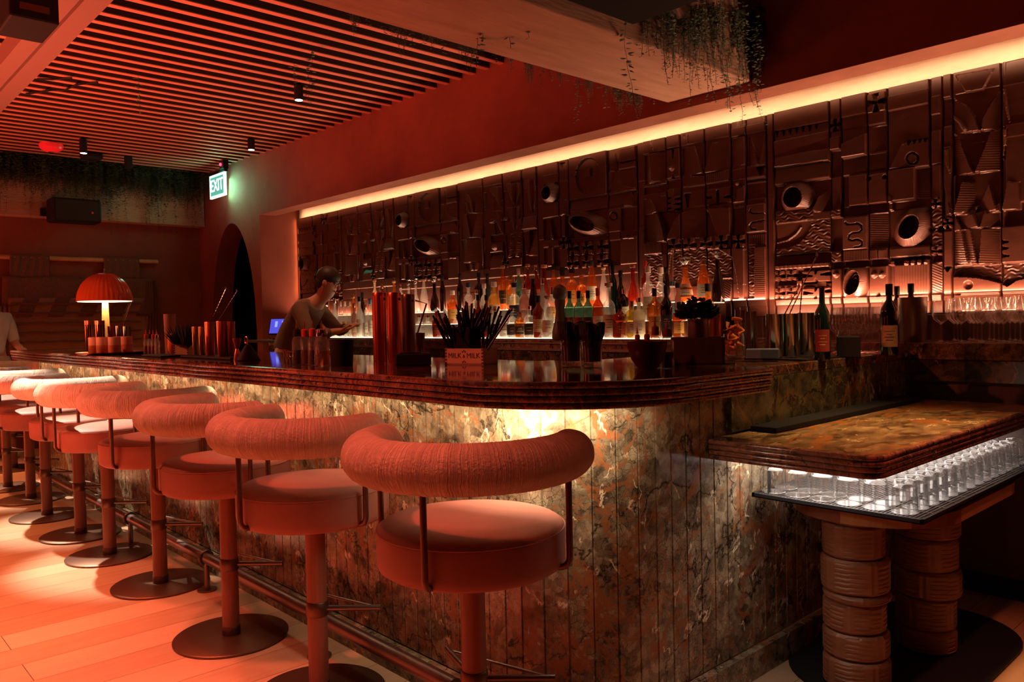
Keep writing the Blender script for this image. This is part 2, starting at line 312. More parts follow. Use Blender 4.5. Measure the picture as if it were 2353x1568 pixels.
# ================================================================= carved relief wall: 8 carved panels, 4 designs
BW = .932; BH = 1.15; ZB = 1.235
CR = {'a1': (1770, 220, 5.6), 'a2': (1770, 450, 5.6), 'b1': (2140, 140, 5.225), 'b2': (2140, 420, 5.225), 'd1': (1470, 300, 7.127), 'd2': (1470, 480, 6.533),
      'c': (1240, 340, 5.227), 'e': (1050, 400, 6.532)}
def wc(cr, x, y):
    ox, oy, s = CR[cr]; p = ony(ox + x / s, oy + y / s, YR); return float(p[0]), float(p[2])
class Relief:
    def __init__(s, x0, base=.018, seed=1):
        s.x0 = x0; s.nu, s.nv = 311, 384
        s.U, s.V = np.meshgrid(np.linspace(0, BW, s.nu), np.linspace(0, BH, s.nv)); s.H = np.full_like(s.U, base); s.rng = np.random.RandomState(seed)
    def loc(s, cr, x, y): X, z = wc(cr, x, y); return X - s.x0, z - ZB
    def mask(s, P):
        m = np.zeros(s.U.shape, bool); n = len(P); j = n - 1
        for i in range(n):
            (xi, yi), (xj, yj) = P[i], P[j]
            if yi != yj: m ^= ((yi > s.V) != (yj > s.V)) & (s.U < (xj - xi) * (s.V - yi) / (yj - yi) + xi)
            j = i
        return m
    def poly(s, cr, pts, h, tex=None, h2=None, ang=0):
        P = [s.loc(cr, *p) for p in pts]; m = s.mask(P); H = h
        if h2 is not None:
            t = s.U * math.cos(ang) + s.V * math.sin(ang)
            if m.any(): t = (t - t[m].min()) / max(1e-6, t[m].max() - t[m].min()); H = h + (h2 - h) * t
        s.H = np.where(m, H, s.H); s._tex(m, tex); return m
    def rect(s, cr, x0, y0, x1, y1, h, **k):          # axis-aligned on the wall
        u0, v0 = s.loc(cr, x0, y0); u1, _ = s.loc(cr, x1, y0); _, v1 = s.loc(cr, x0, y1)
        P = [(u0, v0), (u1, v0), (u1, v1), (u0, v1)]; m = s.mask(P); H = h
        if k.get('h2') is not None:
            a = k.get('ang', 0); t = s.U * math.cos(a) + s.V * math.sin(a)
            if m.any(): t = (t - t[m].min()) / max(1e-6, t[m].max() - t[m].min()); H = h + (k['h2'] - h) * t
        s.H = np.where(m, H, s.H); s._tex(m, k.get('tex')); return m
    def _tex(s, m, tex):
        if tex == 'wave': t = .0024 * np.sin(s.V * 330 + 3.0 * np.sin(s.U * 31 + 1) + 1.6 * np.sin(s.U * 77 + s.V * 46) + 1.1 * np.sin(s.U * 143 - s.V * 60)) * (0.55 + .45 * np.sin(s.U * 83 + s.V * 110))
        elif tex == 'rib': t = .0010 * np.sin(s.V * 560 + s.U * 60) * (.5 + .5 * np.sin(s.V * 23 + s.U * 17))
        elif tex == 'vrib': t = .0010 * np.sin(s.U * 480)
        elif tex == 'flute': t = .005 * np.abs(np.sin(s.U * 120))
        elif tex == 'diag': t = .0012 * np.sin(s.V * 480 + s.U * 260)
        else: return
        s.H = np.where(m, s.H + t, s.H)
    def wedge(s, cr, a, bb, c, h=.0):                 # carved triangular notch
        s.poly(cr, [a, bb, c], h)
    def ridge(s, cr, top, w, bot, h=.03, hb=.018, tex=None):   # V-ridge: two facets meeting in a crest narrowing to the bottom
        (xt, yt), (xb, yb) = top, bot
        s.poly(cr, [(xt - w, yt), (xt, yt), (xb, yb)], hb, h2=h, ang=0, tex=tex); s.poly(cr, [(xt, yt), (xt + w * .45, yt), (xb, yb)], h, h2=hb, ang=0)
    def star(s, u, v, r, h0=.03, cut=.0):             # four-petal star in a small block
        m = (abs(s.U - u) < r) & (abs(s.V - v) < r); s.H = np.where(m, h0, s.H)
        du, dv = s.U - u, s.V - v
        k = (np.abs(du) < .05 * r + np.abs(dv) * .28) & (np.abs(dv) > .0 * r) | (np.abs(dv) < .05 * r + np.abs(du) * .28)
        s.H = np.where(m & k, cut + .25 * np.hypot(du, dv) * 0, s.H)
    def starp(s, cr, x, y, rpx, **k):
        u, v = s.loc(cr, x, y); u2, _ = s.loc(cr, x + rpx, y); s.star(u, v, abs(u2 - u), **k)
    def dome(s, cr, x, y, rpx, h=.012, base=None):
        u, v = s.loc(cr, x, y); u2, _ = s.loc(cr, x + rpx, y); r = abs(u2 - u); d = np.hypot(s.U - u, s.V - v)
        s.H = np.where(d < r, s.H + h * np.sqrt(np.clip(1 - (d / r) ** 2, 0, 1)), s.H)
    def line(s, cr, pts, w=.0035, dh=-.006):
        P = [s.loc(cr, *p) for p in pts]; D = np.full(s.U.shape, 9.)
        for (ax, ay), (bx, by) in zip(P, P[1:]):
            l2 = (bx - ax) ** 2 + (by - ay) ** 2 + 1e-9; t = np.clip(((s.U - ax) * (bx - ax) + (s.V - ay) * (by - ay)) / l2, 0, 1)
            D = np.minimum(D, np.hypot(s.U - ax - t * (bx - ax), s.V - ay - t * (by - ay)))
        s.H = np.where(D < w, s.H + dh, s.H)
    def eye(s, cr, cx, cy, rx, ry, rot, bx0, by0, bx1, by1, rim=.042, seeds=8, rings=0):
        """a deep scooped socket with a raised carved slope below and a dark egg inside"""
        m = s.rect(cr, bx0, by0, bx1, by1, .006)
        u, v = s.loc(cr, cx, cy); u2, _ = s.loc(cr, cx + rx, cy); _, v2 = s.loc(cr, cx, cy + ry); a, b_ = abs(u2 - u), abs(v2 - v)
        c, si = math.cos(rot), math.sin(rot); x = ((s.U - u) * c + (s.V - v) * si) / a; y = (-(s.U - u) * si + (s.V - v) * c) / b_
        d = np.hypot(x, y); ang = np.arctan2(s.V - v, s.U - u)
        slope = np.clip((2.1 - d) / 1.1, 0, 1); hgt = .003 + (rim + .012) * slope ** 1.2
        hgt = hgt + .0016 * np.sin(ang * 70 + d * 9 + 2 * np.sin(ang * 9)) * (d > 1.02) * slope * (ang < .9)
        s.H = np.where(m & (d < 2.1), np.maximum(s.H, hgt), s.H)
        tt = np.clip((d - .86) / .2, 0, 1); tt = tt * tt * (3 - 2 * tt); s.H = np.where(m & (d < 1.06), (.004 + .006 * np.clip(1 - d, 0, 1)) * (1 - tt) + s.H * tt, s.H)
        if rings: s.H = np.where(m & (d < .95), .012 + .009 * np.sin(d * 19), s.H)
        for i in range(seeds):
            q = s.rng.uniform(-.45, .45, 2); dd = np.hypot(x - q[0], (y - q[1] * .5) * 1.6); s.H = np.where(dd < .11, .017, s.H)
    def done(s, name):
        H = s.H.copy(); K = np.pad(H, 1, mode='edge'); H = (K[:-2, 1:-1] + K[2:, 1:-1] + K[1:-1, :-2] + K[1:-1, 2:] + 2 * H) / 6; H[0, :] = H[-1, :] = 0; H[:, 0] = H[:, -1] = 0; H[:, 1] = np.minimum(H[:, 1], .008); H[:, -2] = np.minimum(H[:, -2], .008)
        nu, nv = s.nu, s.nv; me = bpy.data.meshes.new(name)
        co = np.stack([s.U, .0 - H * 1.45, s.V], -1).reshape(-1, 3)
        I = np.arange(nu * nv).reshape(nv, nu); q = np.stack([I[:-1, :-1], I[:-1, 1:], I[1:, 1:], I[1:, :-1]], -1).reshape(-1, 4)
        k = len(co); co = np.vstack([co, [[0, .03, 0], [BW, .03, 0], [BW, .03, BH], [0, .03, BH]]])
        fs = q.tolist() + [[k + 3, k + 2, k + 1, k], [0, k, k + 1, nu - 1], [nu * nv - nu, nu * nv - 1, k + 2, k + 3], [0, nu * nv - nu, k + 3, k], [nu - 1, k + 1, k + 2, nu * nv - 1]]
        me.from_pydata(co.tolist(), [], fs); me.materials.append(M_['carved']); me.update(); return me
def grid_fill(R, cols, rows, seed, lo=.012, hi=.03):
    rg = np.random.RandomState(seed)
    for a, b_ in zip(cols, cols[1:]):
        for c, d in zip(rows, rows[1:]):
            m = (R.U >= a) & (R.U < b_) & (R.V >= c) & (R.V < d); R.H = np.where(m, rg.uniform(lo, hi), R.H)
def seams(R, cols, w=.0035):
    for c in cols: R.H = np.where(abs(R.U - c) < w, .0, R.H)
XA = [-7.96, -7.03, -6.10, -5.17, -4.24, -3.29, -2.355, -1.425]
XA = [-1.425 - BW * i - .0 for i in range(8)]          # right edges going left
# ---- design A (rightmost complete panel, also the one at the far left end)
A = Relief(-1.425 - BW, seed=3); A.x0 = -2.357
A.rect('a1', 75, 200, 790, 480, .026); A.rect('a1', 795, 60, 945, 480, .022); A.rect('a1', 945, 40, 1280, 300, .028); A.rect('a1', 945, 300, 1280, 460, .02)
for i in range(7): A.wedge('a1', (100 + i * 84, 470 - i * 15), (135 + i * 84, 462 - i * 15), (118 + i * 84, 540 - i * 15), .004)
A.starp('a1', 870, 390, 72, h0=.024); A.starp('a1', 1400, 100, 118, h0=.03); A.rect('a1', 1285, 240, 1510, 400, .026)
A.rect('a1', 1540, 30, 2080, 210, .026); A.rect('a1', 1540, 215, 2080, 350, .018); A.rect('a1', 2085, 30, 2215, 260, .024)
A.rect('a1', 80, 600, 790, 930, .030, h2=.012, ang=-PI / 2 + .2); A.rect('a1', 80, 940, 790, 1160, .012, h2=.026, ang=-PI / 2)
A.poly('a1', [(80, 800), (790, 690), (790, 840), (80, 940)], .030, h2=.020, ang=PI / 2)
A.rect('a1', 800, 560, 940, 720, .03); A.rect('a1', 800, 725, 940, 1060, .006); A.rect('a1', 945, 640, 1280, 815, .028); A.poly('a1', [(945, 640), (1280, 490), (1280, 765), (945, 815)], .034)
A.rect('a1', 1290, 430, 1530, 760, .02, h2=.010, ang=0); A.rect('a1', 945, 830, 1530, 1030, .012, h2=.022, ang=-1.3)
A.rect('a1', 1540, 420, 2080, 700, .018); A.poly('a1', [(1560, 960), (1720, 640), (2080, 560), (2080, 900)], .028, h2=.02, ang=0)
for i in range(4): A.wedge('a1', (1790 + i * 70, 600 - i * 12), (1835 + i * 70, 590 - i * 12), (1812 + i * 70, 650 - i * 12), .006)
A.rect('a1', 1540, 975, 1890, 1370, .027); A.rect('a1', 1890, 940, 2080, 1340, .006, tex='rib'); A.rect('a1', 2090, 480, 2210, 900, .022); A.rect('a1', 2090, 910, 2215, 1330, .016, h2=.024, ang=0)
A.line('a1', [(1860 + 70 * math.cos(t / 8 * PI), 820 + 72 * math.sin(t / 8 * PI)) for t in range(17)], .004, -.008)
A.rect('a1', 800, 1060, 940, 1480, .010, h2=.02, ang=0); A.rect('a1', 950, 1050, 1045, 1440, .008, tex='rib'); A.rect('a1', 1045, 1050, 1280, 1435, .028); A.rect('a1', 1290, 1040, 1530, 1400, .026); A.dome('a1', 1305, 1075, 30, -.016); A.dome('a1', 1510, 1055, 30, -.016)
A.eye('a1', 365, 1320, 115, 130, .5, 85, 1170, 795, 1500, seeds=9)
A.poly('a1', [(590, 1460), (650, 1300), (790, 1200), (790, 1500), (600, 1500)], .03, h2=.006, ang=0)
A.rect('a1', 950, 1440, 1530, 1560, .004); A.rect('a1', 1605, 1375, 2080, 1500, .005); A.poly('a1', [(1530, 1300), (1580, 1310), (1610, 1380), (1530, 1390)], .03)
A.rect('a1', 2090, 1335, 2225, 1460, .02); A.starp('a1', 2158, 1400, 66, h0=.028)
A.rect('a2', 95, 230, 580, 370, .02, tex='wave'); A.rect('a2', 95, 375, 815, 770, .016, tex='wave'); A.poly('a2', [(95, 372), (545, 325), (545, 400), (480, 530), (380, 620), (250, 670), (95, 690)], .006, h2=.014, ang=PI / 2)
A.line('a2', [(105, 610), (250, 570), (360, 490), (420, 410)], .003, .006)
A.rect('a2', 820, 190, 955, 290, .028, tex='wave'); A.rect('a2', 820, 295, 955, 720, .005); A.rect('a2', 970, 300, 1295, 705, .03); A.rect('a2', 1305, 240, 1540, 690, .016, h2=.006, ang=.1, tex='rib')
A.line('a2', [(1010, 350), (1040, 375), (1100, 375), (1170, 360), (1215, 390), (1220, 440), (1190, 475), (1110, 480), (1060, 510), (1050, 560), (1090, 580), (1170, 565), (1220, 590), (1220, 640), (1180, 660), (1130, 665)], .0035, -.007)
A.eye('a2', 1850, 410, 120, 150, -.45, 1555, 200, 2090, 665, seeds=7)
A.rect('a2', 2095, 160, 2235, 650, .018, tex='wave'); A.dome('a2', 2105, 430, 45, -.02); A.dome('a2', 2225, 430, 45, -.02)
A.rect('a2', 95, 785, 815, 905, .005); A.rect('a2', 95, 905, 815, 960, .03, tex='flute'); A.rect('a2', 95, 1090, 815, 1155, .003)
for yy in (1035, 1255):
    for xx in (155, 312): A.starp('a2', xx, yy + (0 if xx == 155 else -8), 62, h0=.032)
    A.rect('a2', 455, yy - 60, 815, yy + 85, .03); A.wedge('a2', (455, yy - 30), (600, yy), (455, yy + 20), .002); A.wedge('a2', (815, yy - 60), (680, yy - 20), (815, yy - 10), .002); A.wedge('a2', (610, yy - 75), (650, yy - 75), (630, yy - 20), .002); A.wedge('a2', (600, yy + 85), (655, yy + 80), (630, yy + 25), .002)
A.rect('a2', 380, 960, 450, 1085, .0); A.rect('a2', 380, 1095, 450, 1150, .03)
A.rect('a2', 820, 740, 960, 860, .024, tex='wave'); A.rect('a2', 975, 710, 1295, 850, .024, tex='vrib'); A.rect('a2', 1305, 705, 1415, 830, .02, h2=.03, ang=0); A.rect('a2', 1425, 700, 1545, 825, .03, h2=.016, ang=0)
A.rect('a2', 1555, 690, 2090, 795, .02); A.rect('a2', 2100, 650, 2235, 780, .02); A.starp('a2', 2165, 715, 66, h0=.03)
A.rect('a2', 820, 860, 2235, 935, .003)
for xx, yy in ((1592, 868), (1790, 858), (1872, 850), (1955, 846), (2045, 842)): A.dome('a2', xx, yy, 40, .03)
A.rect('a2', 825, 945, 975, 1320, .026); A.dome('a2', 890, 1015, 36, .022)
A.eye('a2', 1120, 1120, 92, 150, -.25, 985, 940, 1305, 1310, seeds=0, rings=1)
A.rect('a2', 1315, 920, 1550, 1300, .026); A.dome('a2', 1380, 1020, 36, .022); A.dome('a2', 1478, 1020, 36, .022); A.wedge('a2', (1405, 1300), (1460, 1295), (1430, 1240), .0)
A.rect('a2', 1560, 900, 1625, 1290, .006); A.rect('a2', 1625, 900, 2095, 1285, .022, h2=.030, ang=0, tex='vrib'); A.rect('a2', 2105, 880, 2235, 1280, .026, h2=.012, ang=0, tex='diag')
A.rect('a2', 95, 1340, 2235, 1420, .024, h2=.03, ang=PI / 2)
seams(A, [A.loc('a1', x, 500)[0] for x in (75, 795, 945, 1283, 1535, 2083)])
mA = A.done('carved_panel')
# ---- design V (tall V ridges), traced partly at the right frame edge and partly mid-wall
V1 = Relief(-1.425, seed=5); V1.x0 = -1.425
grid_fill(V1, [0, .07, .27, .46, .66, .80, BW], [0, .18, .42, .58, .82, 1.0, BH], 8, .014, .024)
V2 = Relief(-5.153, seed=5); V2.x0 = -5.153 - .0
V = V2; grid_fill(V, [0, .25, .45, .66, .80, BW], [0, .08, .24, .50, .78, 1.0, BH], 8, .012, .022)
V.rect('e', 0, 60, 430, 280, .022); V.rect('e', 440, 0, 740, 200, .026); V.rect('e', 745, -60, 1020, 150, .022); V.rect('e', 1025, -60, 1330, 80, .024)
V.poly('e', [(150, 285), (220, 330), (280, 430), (318, 595), (160, 600)], .012, h2=.034, ang=0); V.poly('e', [(150, 285), (410, 262), (350, 400), (318, 595), (280, 430), (220, 330)], .016); V.poly('e', [(410, 262), (420, 590), (325, 600), (345, 420)], .034, h2=.014, ang=0)
V.line('e', [(165, 440), (215, 500), (240, 590)], .006, .01)
for (t, w_, bt) in (((470, 290), 40, (470, 560)), ((670, 200), 160, (705, 505)), ((870, 150), 120, (905, 480)), ((1000, 130), 70, (935, 480)), ((1130, 90), 90, (1180, 600)), ((1240, 90), 60, (1190, 620))): V.ridge('e', t, w_, bt)
V.poly('e', [(190, 610), (275, 965), (110, 985), (110, 620)], .012, h2=.034, ang=0); V.poly('e', [(355, 600), (420, 600), (400, 955), (285, 965)], .034, h2=.016, ang=0, tex='rib')
V.ridge('e', (445, 590), 30, (430, 950)); V.rect('e', 545, 690, 820, 745, .03)
for i in range(6): V.wedge('e', (600 + i * 38, 735 - i * 5), (628 + i * 38, 728 - i * 5), (630 + i * 38, 690 - i * 5), .002)
V.ridge('e', (660, 560), 110, (735, 905)); V.ridge('e', (870, 510), 90, (925, 880)); V.ridge('e', (985, 480), 50, (930, 880)); V.line('e', [(610, 760), (625, 920)], .004, .01)
V.rect('e', 1020, 660, 1320, 850, .018, h2=.034, ang=-PI / 2); V.poly('e', [(1020, 890), (1125, 1220), (1030, 1230)], .008, h2=.032, ang=0); V.poly('e', [(1020, 880), (1125, 850), (1125, 1200)], .018)
V.poly('e', [(1245, 835), (1325, 830), (1325, 1220), (1135, 1235)], .034, h2=.018, ang=0, tex='rib'); V.poly('e', [(1130, 850), (1240, 835), (1140, 1225)], .004)
V.poly('e', [(105, 1000), (210, 985), (165, 1340)], .010, h2=.03, ang=0); V.poly('e', [(210, 985), (365, 975), (410, 1310), (168, 1340)], .034, h2=.016, ang=0, tex='rib'); V.ridge('e', (450, 960), 60, (430, 1430))
V.rect('e', 548, 930, 735, 1040, .008); V.rect('e', 548, 1040, 735, 1190, .028); V.dome('e', 630, 1105, 30, .022); V.rect('e', 548, 1192, 735, 1300, .004, h2=.02, ang=-PI / 2); V.rect('e', 548, 1300, 735, 1430, .026)
V.ridge('e', (760, 920), 30, (820, 1270)); V.poly('e', [(860, 890), (930, 885), (930, 1250), (830, 1265)], .034, h2=.014, ang=0, tex='wave'); V.poly('e', [(980, 880), (1020, 880), (1020, 1250), (940, 1250)], .034, h2=.014, ang=0, tex='wave')
V.starp('e', 780, 1335, 48, h0=.026); V.rect('e', 830, 1275, 1025, 1395, .026); V.poly('e', [(170, 1345), (270, 1335), (315, 1455), (215, 1465)], .010, h2=.034, ang=0); V.poly('e', [(345, 1330), (430, 1325), (430, 1440), (318, 1455)], .032, h2=.014, ang=0)
V.rect('e', 100, 1470, 1340, 1600, .024)
seams(V, [V.loc('e', x, 700)[0] for x in (435, 742, 1022)])
mV = V.done('carved_panel')
# the far right one shows its lower left detail: waves over a smooth hill, comb of notches
Vr = Relief(-1.425, seed=5); Vr.x0 = -1.425; grid_fill(Vr, [0, .06, .27, .46, BW], [0, .2, .5, .8, 1.0, BH], 4, .012, .022)
Vr.rect('b1', 140, 190, 275, 460, .022); Vr.rect('b1', 145, 480, 270, 810, .012); Vr.rect('b1', 285, 100, 855, 420, .020); Vr.poly('b1', [(320, 190), (780, 110), (650, 360), (450, 390)], .028)
Vr.poly('b1', [(285, 470), (430, 540), (540, 660), (625, 855), (285, 880)], .010, h2=.034, ang=0); Vr.poly('b1', [(285, 465), (840, 370), (730, 520), (640, 740), (625, 855), (540, 660), (430, 540)], .016); Vr.poly('b1', [(845, 370), (845, 830), (630, 850), (650, 700), (740, 530)], .034, h2=.012, ang=0)
Vr.line('b1', [(290, 680), (370, 740), (430, 830)], .008, .01)
Vr.poly('b1', [(330, 900), (545, 1360), (290, 1385), (290, 900)], .008, h2=.034, ang=0, tex='rib'); Vr.poly('b1', [(740, 850), (850, 845), (850, 1320), (550, 1355)], .034, h2=.014, ang=0, tex='rib')
Vr.rect('b1', 870, 320, 1300, 800, .018); Vr.ridge('b1', (890, 350), 30, (975, 790)); Vr.ridge('b1', (920, 830), 50, (880, 1240)); Vr.ridge('b1', (200, 1080), 60, (255, 1360))
Vr.poly('b2', [(160, 0), (270, 385), (165, 390)], .010, h2=.03, ang=0); Vr.poly('b2', [(390, 0), (550, 0), (550, 340), (300, 385)], .034, h2=.014, ang=0, tex='rib'); Vr.poly('b2', [(720, 0), (820, 340), (560, 360)], .008, h2=.032, ang=0); Vr.poly('b2', [(940, 0), (1100, 0), (1100, 330), (880, 340)], .034, h2=.018, ang=0)
Vr.starp('b2', 222, 490, 64, h0=.03); Vr.rect('b2', 165, 590, 290, 1010, .022)
Vr.poly('b2', [(310, 400), (530, 380), (605, 545), (400, 560)], .008, h2=.032, ang=0); Vr.poly('b2', [(660, 370), (850, 360), (850, 530), (610, 545)], .030, h2=.014, ang=0)
Vr.poly('b2', [(295, 590), (390, 570), (480, 965), (300, 990)], .012, h2=.034, ang=0, tex='rib'); Vr.poly('b2', [(395, 575), (500, 560), (595, 985), (485, 975)], .016, h2=.036, ang=0, tex='rib'); Vr.poly('b2', [(640, 560), (855, 545), (855, 975), (600, 985)], .034, h2=.012, ang=0, tex='rib')
Vr.rect('b2', 868, 540, 1300, 970, .03)
for yy in (715, 790, 880): Vr.wedge('b2', (868, yy - 20), (970, yy), (868, yy + 25), .0)
Vr.rect('b2', 300, 1010, 1300, 1330, .012, tex='wave'); Vr.poly('b2', [(300, 1130), (450, 1130), (620, 1145), (760, 1175), (870, 1205), (950, 1245), (1060, 1170), (1300, 1120), (1300, 1330), (300, 1340)], .032); Vr.dome('b2', 480, 1232, 56, -.018)
Vr.rect('b2', 165, 1030, 295, 1340, .028); Vr.wedge('b2', (200, 1030), (260, 1030), (230, 1070), .004); Vr.rect('b2', 165, 1350, 1300, 1420, .028)
seams(Vr, [Vr.loc('b1', x, 600)[0] for x in (278, 862)])
mVr = Vr.done('carved_panel')
# ---- design S (sun disc, small and large eye, petals)
Sn = Relief(-4.221, seed=9); Sn.x0 = -4.221; grid_fill(Sn, [0, .3, .68, BW], [0, .2, .6, .9, BH], 2, .014, .022)
Sn.rect('c', 70, 180, 260, 340, .02); Sn.rect('c', 265, 130, 385, 400, .018); Sn.rect('c', 385, 130, 845, 640, .024, h2=.026)
for t in range(16):
    a = t / 16 * 2 * PI; ca, sa = math.cos(a), math.sin(a); Sn.line('c', [(612 + 128 * ca, 345 + 165 * sa), (612 + 150 * ca, 345 + 195 * sa)], .0045, -.014)
u, v = Sn.loc('c', 612, 345); dd = np.hypot((Sn.U - u) / .112, (Sn.V - v) / .125); Sn.H = np.where(dd < 1, .010, Sn.H); Sn.rect('c', 560, 260, 640, 360, .02)
Sn.wedge('c', (265, 190), (335, 180), (300, 240), .002); Sn.rect('c', 850, 30, 1275, 300, .008); Sn.poly('c', [(880, 290), (930, 60), (975, 280)], .028, h2=.012, ang=0); Sn.rect('c', 995, 20, 1265, 190, .028); Sn.rect('c', 985, 200, 1270, 270, .028)
Sn.poly('c', [(855, 540), (930, 290), (965, 400), (1270, 480), (1270, 500)], .012, h2=.028, ang=0); Sn.poly('c', [(965, 290), (1270, 235), (1270, 490), (1100, 480), (965, 410)], .020)
Sn.eye('c', 155, 550, 52, 75, -.35, 85, 450, 255, 675, seeds=0); Sn.rect('c', 265, 420, 380, 640, .016)
Sn.rect('c', 385, 650, 1275, 770, .008, h2=.018, ang=-PI / 2); Sn.poly('c', [(1050, 705), (1130, 530), (1210, 690)], .03, h2=.012, ang=0); Sn.rect('c', 70, 680, 385, 850, .022); Sn.poly('c', [(300, 820), (322, 700), (355, 805)], .032)
Sn.rect('c', 75, 860, 300, 1110, .006); Sn.poly('c', [(120, 1110), (160, 850), (210, 1105)], .006, h2=.032, ang=0); Sn.rect('c', 305, 820, 345, 1110, .028); Sn.rect('c', 345, 820, 410, 1100, .006)
Sn.eye('c', 590, 915, 150, 78, -.42 + .1, 415, 790, 845, 1085, seeds=12); Sn.rect('c', 865, 750, 1000, 1020, .026); Sn.line('c', [(930 + 42 * math.cos(t / 8 * PI), 825 + 45 * math.sin(t / 8 * PI)) for t in range(17)], .004, -.008)
Sn.rect('c', 1005, 730, 1140, 1000, .008); Sn.rect('c', 1150, 710, 1280, 990, .014); Sn.rect('c', 865, 1025, 1000, 1115, .02); Sn.rect('c', 1005, 1085, 1285, 1430, .026)
for xx in (1080, 1145): Sn.wedge('c', (xx - 35, 1095), (xx + 35, 1090), (xx, 1050), .03)
Sn.rect('c', 75, 1130, 385, 1200, .022); Sn.rect('c', 80, 1210, 135, 1430, .006); Sn.rect('c', 135, 1200, 200, 1430, .028); Sn.rect('c', 200, 1200, 265, 1420, .006); Sn.rect('c', 270, 1190, 385, 1450, .024)
Sn.starp('c', 330, 1140, 48, h0=.026)
for yy in (1215, 1390):
    for xx in (440, 610, 790): Sn.starp('c', xx, yy - (xx - 440) * .07, 62, h0=.03)
Sn.rect('c', 390, 1110, 850, 1150, .012); Sn.rect('c', 865, 1120, 1000, 1440, .01); Sn.rect('c', 75, 1480, 1285, 1580, .022)
seams(Sn, [Sn.loc('c', x, 600)[0] for x in (262, 383, 850)])
mS = Sn.done('carved_panel')
# ---- design D (between the sun panel and panel A)
D = Relief(-3.289, seed=9); D.x0 = -3.289; grid_fill(D, [0, .19, .29, .55, .75, BW], [0, .2, .6, .9, BH], 12, .014, .022)
D.rect('d1', 100, 120, 480, 400, .024); D.rect('d1', 485, 60, 700, 320, .026); D.rect('d1', 720, 0, 1500, 270, .024); D.rect('d1', 1500, 0, 2220, 130, .022)
D.ridge('d1', (245, 160), 30, (285, 370)); D.poly('d1', [(190, 400), (265, 860), (130, 900), (130, 410)], .010, h2=.03, ang=0); D.poly('d1', [(190, 395), (480, 350), (480, 810), (265, 855)], .030, h2=.016, ang=0)
D.rect('d1', 485, 340, 700, 800, .024); D.dome('d1', 585, 630, 34, .024); D.wedge('d1', (575, 320), (610, 315), (592, 470), .0); D.wedge('d1', (575, 790), (610, 785), (592, 710), .0)
D.poly('d1', [(740, 300), (940, 270), (1090, 715), (740, 760)], .010, h2=.032, ang=0); D.poly('d1', [(1240, 210), (1530, 180), (1520, 650), (1110, 715)], .032, h2=.016, ang=0); D.ridge('d1', (820, 90), 60, (850, 240)); D.rect('d1', 1545, 150, 1780, 610, .010, h2=.028, ang=0)
D.poly('d1', [(1850, 100), (2010, 580), (1800, 600), (1800, 110)], .010, h2=.03, ang=0); D.poly('d1', [(2080, 80), (2210, 70), (2210, 560), (2015, 580)], .03, h2=.018, ang=0)
D.rect('d1', 490, 830, 700, 980, .012); D.rect('d1', 110, 940, 480, 1060, .006); D.poly('d1', [(710, 780), (745, 940), (710, 1000)], .012); D.poly('d1', [(745, 945), (880, 760), (1110, 740), (1110, 900)], .024)
D.rect('d1', 1115, 720, 1500, 890, .024, tex='vrib'); D.rect('d1', 1540, 660, 1780, 830, .018); D.poly('d1', [(1960, 610), (2025, 775), (2090, 590)], .0); D.rect('d1', 1800, 780, 2220, 870, .012, h2=.026, ang=PI / 2)
D.dome('d1', 1655, 885, 36, .024); D.rect('d1', 1800, 890, 2220, 1150, .014); D.rect('d1', 730, 1030, 1110, 1290, .018); D.poly('d1', [(770, 1040), (820, 1290), (870, 1040)], .004); D.rect('d1', 1120, 980, 1540, 1230, .020); D.wedge('d1', (1120, 1085), (1240, 1105), (1120, 1130), .0); D.wedge('d1', (1545, 1050), (1410, 1100), (1545, 1110), .0); D.rect('d1', 1300, 990, 1335, 1220, .004)
D.poly('d1', [(1550, 1200), (1640, 1150), (1650, 960), (1780, 920), (1780, 1180)], .03); D.rect('d1', 110, 1130, 480, 1380, .016); D.poly('d1', [(210, 1130), (345, 1350), (110, 1390), (110, 1140)], .012, h2=.03, ang=0); D.rect('d1', 485, 1100, 705, 1320, .022)
for yy in (1115, 1200, 1285): D.wedge('d1', (485, yy - 20), (570, yy), (485, yy + 18), .0); D.wedge('d1', (705, yy - 20), (610, yy + 14), (705, yy + 26), .0)
D.poly('d2', [(105, 100), (310, 65), (375, 200), (410, 350), (430, 490), (110, 520)], .008, h2=.034, ang=0); D.poly('d2', [(660, 60), (1020, 10), (1020, 430), (465, 485), (480, 400), (560, 200)], .034, h2=.014, ang=0); D.poly('d2', [(315, 60), (450, 40), (655, 50), (520, 250), (450, 480), (400, 300)], .0)
D.poly('d2', [(1025, 10), (1090, 70), (1140, 220), (1200, 410), (1025, 430)], .012, h2=.018); D.poly('d2', [(1025, 10), (1400, -20), (1410, 400), (1210, 415), (1100, 80)], .028); D.rect('d2', 1425, 0, 1600, 395, .006, tex='rib'); D.rect('d2', 1650, -40, 2050, 370, .03)
D.line('d2', [(1720, 10), (1705, 50), (1760, 80), (1900, 70), (1955, 110), (1950, 170), (1850, 195), (1740, 215), (1705, 260), (1730, 310), (1800, 315)], .003, -.007)
D.rect('d2', 110, 530, 370, 690, .024, tex='vrib'); D.rect('d2', 380, 510, 460, 670, .018)
for xx in (565, 790, 1040, 1275, 1530): D.starp('d2', xx, 565 - (xx - 565) * .072, 88, h0=.030)
D.rect('d2', 1655, 400, 2045, 550, .020, tex='vrib'); D.rect('d2', 130, 700, 370, 1380, .016, tex='wave'); D.poly('d2', [(380, 690), (520, 670), (470, 1080), (410, 1080)], .026); D.rect('d2', 530, 640, 1030, 1080, .014, tex='wave'); D.rect('d2', 1040, 620, 1440, 1040, .016, tex='wave')
D.poly('d2', [(1225, 610), (1620, 590), (1620, 1380), (1550, 1390), (1500, 1000), (1440, 740)], .03); D.rect('d2', 1270, 1060, 1440, 1390, .012, h2=.034, ang=-PI / 2, tex='diag')
